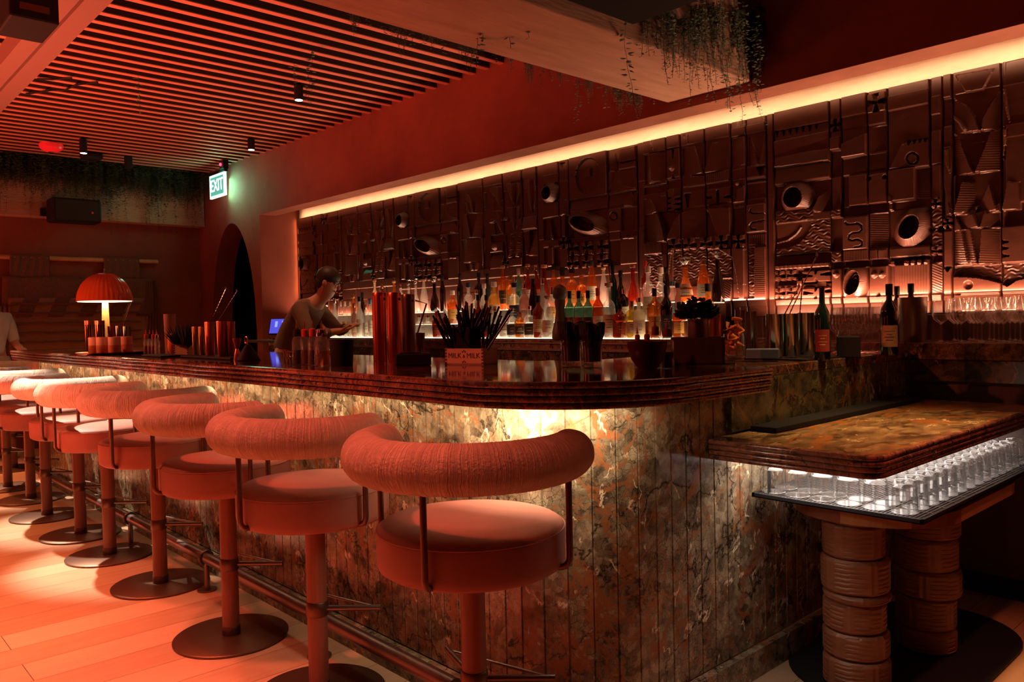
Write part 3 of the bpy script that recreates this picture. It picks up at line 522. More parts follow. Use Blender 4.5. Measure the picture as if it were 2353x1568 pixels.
D.rect('d2', 1655, 590, 1770, 1390, .016, tex='wave'); D.poly('d2', [(1770, 580), (1930, 570), (2000, 800), (2000, 1380), (1770, 1390)], .03, tex='rib'); D.rect('d2', 2000, 570, 2060, 1380, .016); D.rect('d2', 130, 1400, 2060, 1520, .022, h2=.03, ang=PI / 2)
seams(D, [D.loc('d1', x, 700)[0] for x in (485, 715, 1115, 1535, 1785)] + [0.004, BW - .004])
mD = D.done('carved_panel')
NAMES = {0: ('V', 'carved dark wood panel of tall V ridges cut off by the right frame edge'), 1: ('A', 'carved panel with two scooped eyes and ringed oval above the wine glasses'),
         2: ('D', 'carved panel with S-groove tile and star row above the right end bottles'), 3: ('S', 'carved panel with spiked sun disc above the amber spirit bottles'),
         4: ('V', 'carved V-ridge panel between the two sun disc panels'), 5: ('S', 'carved panel with smaller, farther sun disc above the copper canisters'),
         6: ('V', 'carved V-ridge panel left of the farther sun disc, above clear bottles'), 7: ('A', 'leftmost carved eye panel, farthest along the bar, beside the pier')}
for i in range(8):
    k, lab = NAMES[i]; me = {'V': mV if i else mVr, 'A': mA, 'D': mD, 'S': mS}[k]
    o = bpy.data.objects.new('carved_panel', me); COL.objects.link(o); o.location = (-1.425 - BW * i, YR, ZB); tag(o, lab, 'wall panel', 'carved wall panels behind the bar')
# ================================================================= bar counter (L-shaped, rounded front corner)
CX, CY = -1.79, 1.92
def outline(off):
    """front edge path, inset by off from the moulded edge"""
    P = []
    x0, y0, r0 = -7.80, 1.42, .08
    P.append((x0 + off, 2.25)); P.append((x0 + off, y0 + r0))
    for i in range(1, 9): a = PI + PI / 2 * i / 8; P.append((x0 + r0 + (r0 - off if off < r0 else .001) * math.cos(a), y0 + r0 + (r0 - off if off < r0 else .001) * math.sin(a)))
    n = 24; R = .50 - off
    for i in range(n + 1): a = -PI / 2 + PI / 2 * i / n; P.append((CX + R * math.cos(a), CY + R * math.sin(a)))
    P.append((CX + R, 2.31))
    return P
ZT = 1.08
bar = thing('bar_counter', 'long marble bar counter with ribbed edge and vertical grooved stone front', 'bar counter', (-4.5, 1.9, 0))
def bl(o): o.parent = bar; o.location = (4.5, -1.9, 0); return o
# moulded slab: profile of four rounded ridges
prof = []; hz = [1.08, 1.0595, 1.040, 1.0205, 1.002]
for k in range(4):
    zt, zb = hz[k], hz[k + 1]
    d = [0, .002, .006, .012][k]
    for t in range(6):
        a = PI / 2 - PI * t / 5; prof.append((d + .009 - .009 * math.cos(a) + (.004 if t in (0, 5) else 0), (zt + zb) / 2 + (zt - zb) / 2 * math.sin(a)))
vs = []; fs = []; m = None
for d, z in prof:
    P = outline(d); m = len(P); vs += [(x, y, z) for x, y in P]
for j in range(len(prof) - 1):
    for i in range(m - 1): fs.append((j * m + i, j * m + i + 1, (j + 1) * m + i + 1, (j + 1) * m + i))
b = MB(); b.add(vs, fs); edge = bl(b.build('moulded_edge', M_['marble_edge'], smooth=True)); edge['label'] = 'four-ribbed bullnose marble edge'
P = outline(prof[0][0]); b = MB(); b.add([(x, y, ZT) for x, y in P] + [(-2.28, 2.31, ZT), (-2.28, 2.25, ZT)], [tuple(range(len(P) + 2))])
P = outline(prof[-1][0]); b.add([(x, y, 1.002) for x, y in P] + [(-2.28, 2.31, 1.002), (-2.28, 2.25, 1.002)], [tuple(range(len(P) + 2))])
b.add([(-7.78, 2.25, 1.002), (-2.28, 2.25, 1.002), (-2.28, 2.25, ZT), (-7.78, 2.25, ZT)], [(0, 1, 2, 3)])
bl(b.build('counter_top', M_['marble_top']))
b = MB(); b.box(-2.28, -1.445, 2.31, 3.80, 1.03, 1.068, b=.004); bl(b.build('return_top', M_['marble_top']))
# grooved stone front
def front_path(off):
    P = [(-7.62 - off, 2.2)]
    y = 1.6 - off; x = -7.62 - off; P.append((x, y)); L = []
    xs_ = [x + .05]; xx = CX - .077 * 0
    k = 0; pts = [(x, y)]
    g = CX
    gs = []
    while g > x + .03: gs.append(g); g -= .077
    pts += [(q, y) for q in reversed(gs)]
    R = .33 + off; na = 7
    for i in range(1, na + 1): a = -PI / 2 + PI / 2 * i / na; pts.append((CX + R * math.cos(a), CY + R * math.sin(a)))
    yy = CY
    while yy < 3.72: yy += .077; pts.append((CX + R, yy))
    return [(-7.62 - off, 2.2)] + pts
O = front_path(0); b = MB(); z0, z1 = .10, 1.003; g = .0035
for (x0, y0), (x1, y1) in zip(O, O[1:]):
    dx, dy = x1 - x0, y1 - y0; L = math.hypot(dx, dy)
    if L < .01: continue
    tx, ty = dx / L, dy / L; nx, ny = ty, -tx
    q = [(x0, y0, -.006), (x0 + tx * g, y0 + ty * g, 0), (x1 - tx * g, y1 - ty * g, 0), (x1, y1, -.006)]
    q = [(a + nx * o, c + ny * o) for a, c, o in q]
    b.add([(x, y, z) for z in (z0, z1) for x, y in q], [(0, 1, 5, 4), (1, 2, 6, 5), (2, 3, 7, 6)])
fp = bl(b.build('grooved_front', M_['marble'])); fp['label'] = 'vertical grooved green-brown marble cladding'
O2 = front_path(.028); b = MB(); n = len(O2)
b.add([(x, y, z) for z in (0, .086, .096) for x, y in O2] + [(x, y, .096) for x, y in O], [(j * n + i, j * n + i + 1, (j + 1) * n + i + 1, (j + 1) * n + i) for j in range(2) for i in range(n - 1)] + [(2 * n + i, 2 * n + i + 1, 3 * n + i + 1, 3 * n + i) for i in range(n - 1)])
bl(b.build('plinth', M_['marble'])).location = (4.5, -1.9, 0)
b = MB(); b.box(-1.475, -1.443, 2.31, 3.80, .86, 1.03); bl(b.build('end_slab', M_['marble_dark'])) 
b = MB(); b.box(-7.3, -2.3, 2.18, 2.2, 0, 1.0); bl(b.build('back_panel', M_['darkwood']))
# slim light channel under the overhang
b = MB(); b.box(-7.3, -1.85, 1.535, 1.55, .992, 1.001)
bl(b.build('led_strip', emit('warm_led', (1, .72, .42), 6)))
# foot rail with stanchions
b = MB(); pts = [(-7.25, 1.452, .155), (-1.86, 1.452, .155)]
b.tube([(-7.25 + i * (5.39 / 30), 1.452, .155) for i in range(31)], .026, 14)
rail = bl(b.build('foot_rail', M_['steel_dark'], smooth=True)); rail['label'] = 'dark metal foot rail'
for px, py in ((218, 1176), (326, 1248), (484, 1355), (750, 1505)):
    p = onz(px, py, 0); x = p[0]
    b = MB(); b.cyl((0, 0, 0), .045, .008, 20).cyl((0, 0, .008), .013, .122, 12)
    b.tube([(0, .032 * math.cos(a) , .155 + .032 * math.sin(a)) for a in [2 * PI * i / 16 for i in range(16)]], .006, 6, closed=True)
    o = b.build('rail_bracket', M_['steel_dark'], smooth=True); o.parent = rail; o.location = (x, 1.452, 0)

# ================================================================= bar stools
def make_stool():
    t = thing('bar_stool', 'round bar stool', 'bar stool')
    b = MB(); b.lathe([(0.0001, 0), (.218, 0), (.221, .004), (.221, .009), (.216, .0125), (.0001, .0135)], 72); b.build('base_plate', M_['bronze'], t, True)
    pole = MB().cyl((0, 0, .013), .033, .59, 28).build('pole', M_['pole_wood'], t, True)
    MB().lathe([(.0345, .0), (.0355, .002), (.0355, .034), (.0345, .036)], 28, (0, 0, .013)).build('ferrule', M_['bronze'], pole, True)
    MB().lathe([(.0350, .0), (.0365, .002), (.0365, .046), (.0350, .048)], 28, (0, 0, .272)).build('collar', M_['bronze'], pole, True)
    # footrest: two thick rods in a V tied by a thin one; opens along +Y of the stool
    b = MB(); tips = []
    for a in (PI / 2 - math.radians(58), PI / 2 + math.radians(58)):
        d = Vector((math.cos(a), math.sin(a), 0)); p0 = d * .030 + Vector((0, 0, .294)); p1 = d * .215 + Vector((0, 0, .294)); b.tube([p0, p1], .0095, 12); tips.append(d * .205 + Vector((0, 0, .294)))
    b.tube(tips, .0045, 8); b.build('footrest', M_['steel_dark'], t, True)
    s = MB(); s.lathe([(.0001, .600), (.20, .600), (.232, .604), (.246, .614), (.249, .63), (.249, .700), (.246, .713), (.232, .722), (.18, .730), (.1, .733), (.0001, .734)], 72)
    seat = s.build('seat', M_['velvet'], t, 'all')
    MB().tube([(.2485 * math.cos(a), .2485 * math.sin(a), .708) for a in [2 * PI * i / 72 for i in range(72)]], .0022, 6, closed=True).build('piping', M_['velvet'], seat, True)
    MB().cyl((0, 0, .585), .11, .016, 24).build('swivel_plate', M_['bronze'], seat)
    # back: yarn-wound C-shaped roll; centre of the back faces -Y
    b = MB(); n = 300; half = math.radians(104); RB = .272; rt = .0615; vs = []; m_ = 28; rg = random.Random(3)
    wob = [rg.uniform(-1, 1) for _ in range(n + 1)]
    for i in range(n + 1):
        u = i / n; a = -PI / 2 - half + 2 * half * u
        e = min(u, 1 - u) * 2 * half * RB; k = 1.0
        if e < .035: k = math.sqrt(max(0, 1 - ((.035 - e) / .035) ** 2)) * .9 + .1 * e / .035
        if i in (0, n): k = .02
        rr = rt * k * (1 + .005 * wob[i]); c = Vector((RB * math.cos(a), RB * math.sin(a), .905)); rad = Vector((math.cos(a), math.sin(a), 0))
        for j in range(m_):
            q = 2 * PI * j / m_; f = 1 + .012 * math.sin(j * 5.3 + wob[i] * 6); vs.append(c + (rad * math.cos(q) + Vector((0, 0, 1)) * math.sin(q)) * rr * f)
    fs = [(i * m_ + j, i * m_ + (j + 1) % m_, (i + 1) * m_ + (j + 1) % m_, (i + 1) * m_ + j) for i in range(n) for j in range(m_)]
    b.add(vs, fs); mm = mottled('wound_boucle_yarn', (.64, .48, .38), (.74, .58, .47), 30, .95, bump=0)
    nt = mm.node_tree; p = nt.nodes['Principled BSDF']; v = coords(nt)
    sx = N(nt, 'ShaderNodeSeparateXYZ'); nt.links.new(v, sx.inputs[0]); at = N(nt, 'ShaderNodeMath', operation='ARCTAN2'); nt.links.new(sx.outputs[0], at.inputs[0]); nt.links.new(sx.outputs[1], at.inputs[1])
    nz = N(nt, 'ShaderNodeTexNoise', Scale=26, Detail=2); nt.links.new(v, nz.inputs['Vector'])
    ad = N(nt, 'ShaderNodeMath', operation='MULTIPLY_ADD'); ad.inputs[1].default_value = .035; nt.links.new(nz.outputs['Fac'], ad.inputs[0]); nt.links.new(at.outputs[0], ad.inputs[2])
    cx = N(nt, 'ShaderNodeCombineXYZ'); nt.links.new(ad.outputs[0], cx.inputs[0]); sn = N(nt, 'ShaderNodeTexNoise', Scale=48, Detail=3, Roughness=.7); nt.links.new(cx.outputs[0], sn.inputs['Vector'])
    cr = N(nt, 'ShaderNodeMapRange'); cr.inputs['From Min'].default_value = .38; cr.inputs['From Max'].default_value = .55; cr.inputs['To Max'].default_value = 2.2; nt.links.new(sn.outputs['Fac'], cr.inputs['Value']); sn = cr
    nb = N(nt, 'ShaderNodeTexNoise', Scale=150, Detail=2); nt.links.new(v, nb.inputs['Vector']); sm = N(nt, 'ShaderNodeMath', operation='MULTIPLY_ADD'); sm.inputs[1].default_value = 1.6; nt.links.new(nb.outputs['Fac'], sm.inputs[0]); nt.links.new(sn.outputs[0], sm.inputs[2])
    bp = N(nt, 'ShaderNodeBump', Strength=.7, Distance=.0035); nt.links.new(sm.outputs[0], bp.inputs['Height']); nt.links.new(bp.outputs['Normal'], p.inputs['Normal'])
    back = b.build('backrest', mm, t, 'all'); back['label'] = 'thick yarn-wound C-shaped back roll'
    # three bent flat-bar posts, 90 degrees apart
    for a in (-PI / 2, 0.0, PI):
        d = Vector((math.cos(a), math.sin(a), 0)); r = .272; up = Vector((0, 0, 1)); pts = [d * r + up * .86, d * r + up * .645]
        for i in range(1, 7): q = PI / 2 * i / 6; pts.append(d * (r - .028 + .028 * math.cos(q)) + up * (.645 - .028 * math.sin(q)) + up * 0)
        pts.append(d * .19 + up * .597 + d * 0)
        pts[-1] = d * .20 + up * .6155 if False else d * .215 + up * .617
        b = MB(); b.tube(pts, .0085, 10); b.build('backrest_post', M_['bronze'], t, True)
    return t
st = make_stool()
def face_rz(x, y, rel):   # rel: degrees the back centre is turned (left -) from pointing at the camera
    vx, vy = -x, -y       # towards camera
    ang = math.atan2(vy, vx) + math.radians(rel)      # direction of back centre in world
    return ang + PI / 2
spots = [(-1.625, 1.335, -24, 'nearest bar stool, yarn-wound back seen full on in front of the grooved marble'),
         (-2.405, 1.300, -55, 'second bar stool from the right, between the nearest stool and the third'),
         (-3.110, 1.299, -72, 'third bar stool from the right, its whole round base plate visible on the planks'),
         (-3.99, 1.325, -42, 'fourth bar stool from the right, standing after the widest gap in the row'),
         (-4.701, 1.300, -60, 'fifth bar stool from the right, back roll half hidden by the fourth stool'),
         (-5.312, 1.310, -40, 'sixth bar stool from the right, pale lit back roll'),
         (-6.013, 1.284, -70, 'seventh bar stool from the right, back roll glowing white at its left end'),
         (-6.70, 1.33, -50, 'eighth bar stool from the right, cut between brighter stools'),
         (-7.337, 1.300, -65, 'ninth bar stool from the right, partly cut by the left frame edge'),
         (-8.30, 1.52, 150, 'farthest bar stool, beyond the end of the counter, its open side towards us')]
for i, (x, y, rel, lab) in enumerate(spots):
    o = st if i == 0 else dup(st, (0, 0, 0)); o.location = (x, y, 0); o.rotation_euler = (0, 0, face_rz(x, y, rel)); o['label'] = lab; o['group'] = 'bar stools along the counter'
    for c in o.children:   # the footrest always points at the bar front
        if c.name.startswith('footrest'): c.rotation_euler = (0, 0, -o.rotation_euler.z + math.radians(14))
# ================================================================= lower service counter, glass rack, side table
svc = thing('service_counter', 'lower amber-veined marble service counter with ribbed edge joined to the bar end', 'service counter', (-1.2, 3.0, 0))
SX0, SX1, SY0, SY1 = -1.455, -.915, 2.19, 3.79
def svo(d):
    r = .07; P = [(SX0, SY0 + d)]
    for i in range(9): a = -PI / 2 + PI / 2 * i / 8; P.append((SX1 - r + (r - d) * math.cos(a), SY0 + r + (r - d) * math.sin(a)))
    P.append((SX1 - d, SY1)); return P
prof = []; hz = [.852, .835, .818, .801, .784]
for k in range(4):
    zt, zb = hz[k], hz[k + 1]
    for t in range(6): a = PI / 2 - PI * t / 5; prof.append(([0, .0, .003, .006][k] + .008 - .008 * math.cos(a) + (.003 if t in (0, 5) else 0), (zt + zb) / 2 + (zt - zb) / 2 * math.sin(a)))
vs = []; fs = []
for d, z in prof: P = svo(d); m = len(P); vs += [(x + 1.2, y - 3.0, z) for x, y in P]
for j in range(len(prof) - 1):
    for i in range(m - 1): fs.append((j * m + i, j * m + i + 1, (j + 1) * m + i + 1, (j + 1) * m + i))
MB().add(vs, fs).build('moulded_edge', M_['marble_edge'], svc, True)
P = svo(.01); b = MB(); b.add([(x + 1.2, y - 3, .852) for x, y in P] + [(SX0 + 1.2, SY1 - 3, .852)], [tuple(range(len(P) + 1))])
P = svo(.016); b.add([(x + 1.2, y - 3, .784) for x, y in P] + [(SX0 + 1.2, SY1 - 3, .784)], [tuple(range(len(P) + 1))]); b.build('counter_slab', M_['marble_svc'], svc)
MB().box(-.235, .10, -.70, .74, .774, .783).build('led_panel', [mat('white_led_diffuser', (.9, .9, .9), .5, emis=(1, .84, .74), estr=7)], svc)
tag(MB().box(-1.440, -1.345, 2.42, 3.70, .852, .872, b=.003).build('bar_mat', M_['rubber']), 'long black rubber bar mat along the back of the amber marble counter', 'bar mat')
# steel glass rack below
rk = thing('glass_rack', 'black wire glass rack slung under the lower marble counter', 'rack', (-1.2, 3.0, .63))
b = MB(); x0, x1, y0, y1 = -.235, .315, -.585, .78
b.box(x0, x1, y0, y0 + .008, 0, .014).box(x0, x1, y1 - .008, y1, 0, .014).box(x0, x0 + .008, y0, y1, 0, .014).box(x1 - .008, x1, y0, y1, 0, .014); b.build('rim', M_['black'], rk)
MB().box(x0, x1, y0, y1, 0, .003).build('tray', M_['black'], rk)
b = MB(); nx = 46
for i in range(nx): x = x0 + .008 + (x1 - x0 - .016) * i / (nx - 1); b.box(x - .001, x + .001, y0, y1, .011, .013)
for j in range(15): y = y0 + .01 + (y1 - y0 - .02) * j / 14; b.box(x0, x1, y - .0018, y + .0018, .010, .0135)
b.build('wire_grid', M_['steel_dark'], rk)
b = MB()
for x in (x0 + .01,):
    for y in (-.5, .1, .7): b.box(x, x + .008, y, y + .012, .014, .15)
b.build('hanger', M_['black'], rk)
# upside-down tumblers on the rack
gt = thing('tumbler_glass', 'upturned clear tumbler', 'glass'); b = MB()
b.lathe([(.0375, 0), (.038, .002), (.0372, .03), (.0355, .065), (.033, .088), (.028, .097), (.018, .1005), (.0001, .101)], 28); b.lathe([(.0360, .001), (.0350, .04), (.031, .076), (.02, .084), (.0001, .086)], 28)
b.build('glass_wall', glass('rack_glass', (.965, .965, .965), .05, .006, (.9, .9, .9), .05), gt, True)
MB().tube([(.0378 * math.cos(a), .0378 * math.sin(a), .0015) for a in [2 * PI * i / 24 for i in range(24)]], .0016, 5, closed=True).build('rim', M_['glass'], gt, True)
k = 0
for i in range(6):
    for j in range(14):
        if not (j < 2 or i > 3): continue
        x = -1.2 - .19 + i * .086; y = 3.0 - .52 + j * .083
        if y > 3.72: continue
        end = 'front row facing us' if j == 0 else ('right-hand row running to the back' if i == 5 else 'second row')
        lab = 'upturned clear tumbler under the lit marble counter, ' + ('in the corner nearest us' if (i == 5 and j == 0) else {'front row facing us': 'in the front row', 'right-hand row running to the back': 'in the row along the rack right edge', 'second row': 'behind the outer row'}[end])
        grp = {'front row facing us': 'upturned tumblers, front row', 'right-hand row running to the back': 'upturned tumblers, right edge row', 'second row': 'upturned tumblers, inner rows'}[end]
        o = gt if k == 0 else dup(gt, (0, 0, 0)); o.location = (x, y, .6435); o['label'] = lab; o['group'] = grp; k += 1
# pill-shaped wooden table with two stacked carved legs
tb = thing('pedestal_table', 'pill-shaped two-tone wooden table on two stacked carved columns', 'table', (-1.165, 2.98, 0))
def pill(r, ya, yb, n=20, xo=0):
    return [(xo + r * math.cos(a), ya + r * math.sin(a)) for a in [PI + PI * i / n for i in range(n + 1)]] + [(xo + r * math.cos(a), yb + r * math.sin(a)) for a in [PI * i / n for i in range(n + 1)]]
TP = pill(.27, -.22, .30); 
ms = [wood('light_table_wood', (.36, .17, .07), (.46, .23, .10), .35, (8, 2, 8)), wood('red_table_wood', (.20, .06, .03), (.28, .09, .05), .35, (8, 2, 8))]
MB().prism(TP, .572, .612).build('table_top', ms[0], tb)
inl = MB(); n_ = len(TP)
for i in range(n_):
    if (i // 5) % 2: x, y = TP[i]; x2, y2 = TP[(i + 1) % n_]; inl.add([(x * 1.003, y * 1.003, .571), (x2 * 1.003, y2 * 1.003, .571), (x2 * 1.003, y2 * 1.003, .6128), (x * 1.003, y * 1.003, .6128), (0, 0, .6128), (0, 0, .571)], [(0, 1, 2, 3), (3, 2, 4), (1, 0, 5)])
inl.build('wood_inlay', ms[1], tb)
MB().prism(pill(.30, -.2, .28), 0, .012).build('base_plate', M_['black'], tb)
carve = wood('carved_column_wood', (.20, .075, .035), (.30, .12, .06), .45, (4, 4, 12), 3, .2)
for cx_, cy_, sd in ((-.01, -.36 + .0, 1), (.05, .10, 2)):
    rg = random.Random(sd); z = .012; k = 0
    while z < .565:
        h = min(rg.choice((.085, .1, .115, .03)), .572 - z); r = rg.uniform(.098, .112); ox, oy = rg.uniform(-.006, .006), rg.uniform(-.006, .006)
        b = MB(); nn = 64; vs = []; zz = [0, .004, .008] + [.008 + (h - .016) * i / 26 for i in range(1, 26)] + [h - .008, h - .004, h - .001]
        for q in zz:
            e = min(q, h - q); kk = 1 - .10 * max(0, (1 - e / .01)) if e < .01 else 1
            for i in range(nn):
                a = 2 * PI * i / nn; blk = int((a + k) / (PI / 7)); ph = (blk * 1.7) % 3; gr = (.0022 if math.sin((q * 420 + ph)) > .2 else 0) if (blk % 3) else .0012 * math.sin(a * 40)
                vs.append((cx_ + ox + (r * kk - gr) * math.cos(a), cy_ + oy + (r * kk - gr) * math.sin(a), z + q))
        m2 = len(zz); fs = [(j * nn + i, j * nn + (i + 1) % nn, (j + 1) * nn + (i + 1) % nn, (j + 1) * nn + i) for j in range(m2 - 1) for i in range(nn)] + [tuple(reversed(range(nn))), tuple((m2 - 1) * nn + i for i in range(nn))]
        b.add(vs, fs); b.build('column_block', carve, tb); z += h; k += 1
# ================================================================= back bar
bb = thing('back_bar', 'long back bar cabinet under the carved wall with lit stepped bottle shelves', 'cabinet', (-3, 4.0, 0))
def P_(b, name, m, **k): o = b.build(name, m, bb, **k); o.location = (3, -4.0, 0); return o
P_(MB().box(-7.92, 2.5, 3.80, 4.5, 1.03, 1.105, b=.004), 'counter_top', M_['marble'])
P_(MB().box(-7.92, 2.5, 3.83, 4.5, .10, 1.03), 'cabinet_body', M_['darkwood'])
P_(MB().box(-7.92, 2.5, 3.86, 4.5, 0, .10), 'kick_plate', M_['black'])
for i in range(14):
    x = 1.6 - i * .62
    P_(MB().box(x - .60, x, 3.812, 3.83, .125, .92, b=.004).box(x - .57, x - .03, 3.806, 3.812, .16, .885, b=.002), 'door', M_['darkwood'])
P_(MB().box(-7.92, 2.5, 3.80, 3.83, .935, 1.028), 'marble_fascia', M_['marble_dark'])
P_(MB().box(-7.0, -1.7, 3.788, 3.80, 1.035, 1.05).box(-7.0, -1.7, 3.786, 3.80, 1.082, 1.092), 'steel_rail', M_['steel_dark'])
P_(MB().box(-2.62, 2.5, 4.185, 4.25, 1.105, 1.232), 'backsplash', M_['darkwood'])
led = emit('lit_acrylic', (1, .70, .42), 4.2); acr = mat('smoked_riser', (.10, .05, .035), .3)
TZ = {1: 1.118, 2: 1.225, 3: 1.325}; TY = {1: 3.89, 2: 3.995, 3: 4.10}
for k, (ya, yb) in {1: (3.835, 3.95), 2: (3.95, 4.05), 3: (4.05, 4.15)}.items():
    P_(MB().box(-7.0, -2.62, ya, yb, 1.106, TZ[k] - .004), 'riser', acr)
    P_(MB().box(-6.99, -2.63, ya + .003, yb - .002, TZ[k] - .004, TZ[k]), 'lit_shelf', led)
# ================================================================= bottles on the lit steps
GL = {'clear': ((.93, .94, .92), .16, (.85, .85, .80)), 'frost': ((.7, .72, .68), .62, (.80, .82, .76)), 'amber': ((.80, .42, .15), .24, (.60, .20, .045)), 'gold': ((.85, .55, .2), .28, (.7, .38, .1)),
      'red': ((.50, .12, .07), .26, (.34, .05, .025)), 'green': ((.30, .50, .38), .35, (.18, .36, .26)), 'dark': ((.06, .03, .02), .5, (.035, .015, .01)), 'orange': ((.75, .26, .10), .38, (.50, .14, .05)),
      'yellow': ((.85, .66, .25), .35, (.70, .48, .12)), 'cream': ((.8, .75, .6), .7, (.85, .78, .62)), 'blue': ((.5, .5, .47), .5, (.45, .43, .40)), 'pink': ((.65, .42, .36), .5, (.55, .33, .28)), 'greendark': ((.03, .08, .06), .6, (.02, .07, .05))}
GM = {k: glass('bottle_' + k, t, .06, d, c) for k, (t, d, c) in GL.items()}
CAPS = {'black': M_['black'], 'red': mat('red_cap', (.5, .03, .02), .4), 'gold': M_['brass'], 'cork': mat('cork', (.45, .26, .13), .8), 'white': mat('white_cap', (.7, .66, .6), .5), 'wood': M_['pole_wood'], 'silver': M_['steel'], 'glass': M_['glass'], 'navy': mat('navy_cap', (.02, .04, .10), .4), 'blue': mat('blue_cap', (.08, .22, .38), .4), 'green': mat('green_cap', (.03, .16, .09), .5)}
LABS = {'cream': (.72, .62, .45), 'white': (.78, .74, .66), 'black': (.02, .018, .018), 'gold': (.62, .40, .10), 'amber': (.70, .38, .08), 'red': (.28, .03, .02), 'navy': (.03, .04, .08), 'tan': (.55, .36, .20), 'greyblue': (.2, .25, .28), 'green': (.05, .2, .12)}
LM = {k: mottled('label_' + k, c, tuple(q * .8 for q in c), 60, .7, bump=0) for k, c in LABS.items()}
INK = mat('label_ink', (.03, .015, .01), .7)
def body_profile(shape, r, H):
    nk = max(.011, r * .34)
    if shape == 'round': return [(r * .9, 0), (r, .006), (r, H * .56), (r * .93, H * .62), (r * .62, H * .685), (nk, H * .73), (nk * .95, H * .92), (nk * 1.12, H * .925), (nk * 1.12, H * .95)]
    if shape == 'arch': return [(r * .9, 0), (r, .006), (r, H * .52), (r * .9, H * .62), (r * .66, H * .68), (nk * 1.2, H * .71), (nk, H * .73), (nk, H * .93), (nk * 1.2, H * .94), (nk * 1.2, H * .96)]
    if shape == 'wine': return [(r * .92, 0), (r, .006), (r, H * .58), (r * .9, H * .66), (r * .55, H * .73), (nk, H * .78), (nk * .9, H * .97), (nk, H * .975), (nk, H * .99)]
    if shape == 'taper': return [(r * .95, 0), (r, .008), (r * .97, H * .25), (r * .8, H * .5), (r * .5, H * .68), (nk, H * .78), (nk, H * .95)]
    if shape == 'squat': return [(r * .92, 0), (r, .008), (r, H * .60), (r * .85, H * .70), (r * .45, H * .76), (nk, H * .79), (nk, H * .92)]
    if shape == 'globe': return [(r * .5, 0), (r * .8, .01), (r, H * .22), (r * .96, H * .36), (r * .7, H * .5), (nk * 1.2, H * .58), (nk, H * .62), (nk, H * .86)]
    if shape == 'decant': return [(r * .7, 0), (r * .9, .01), (r, H * .16), (r * .82, H * .34), (r * .5, H * .48), (nk * 1.1, H * .56), (nk, H * .6), (nk, H * .82)]
    if shape == 'bell': return [(r * .9, 0), (r, .01), (r * .98, H * .3), (r * .9, H * .5), (r * .6, H * .72), (nk * 1.1, H * .86), (nk, H * .9), (nk, H * .97)]
    return [(r, 0), (r, H * .9)]
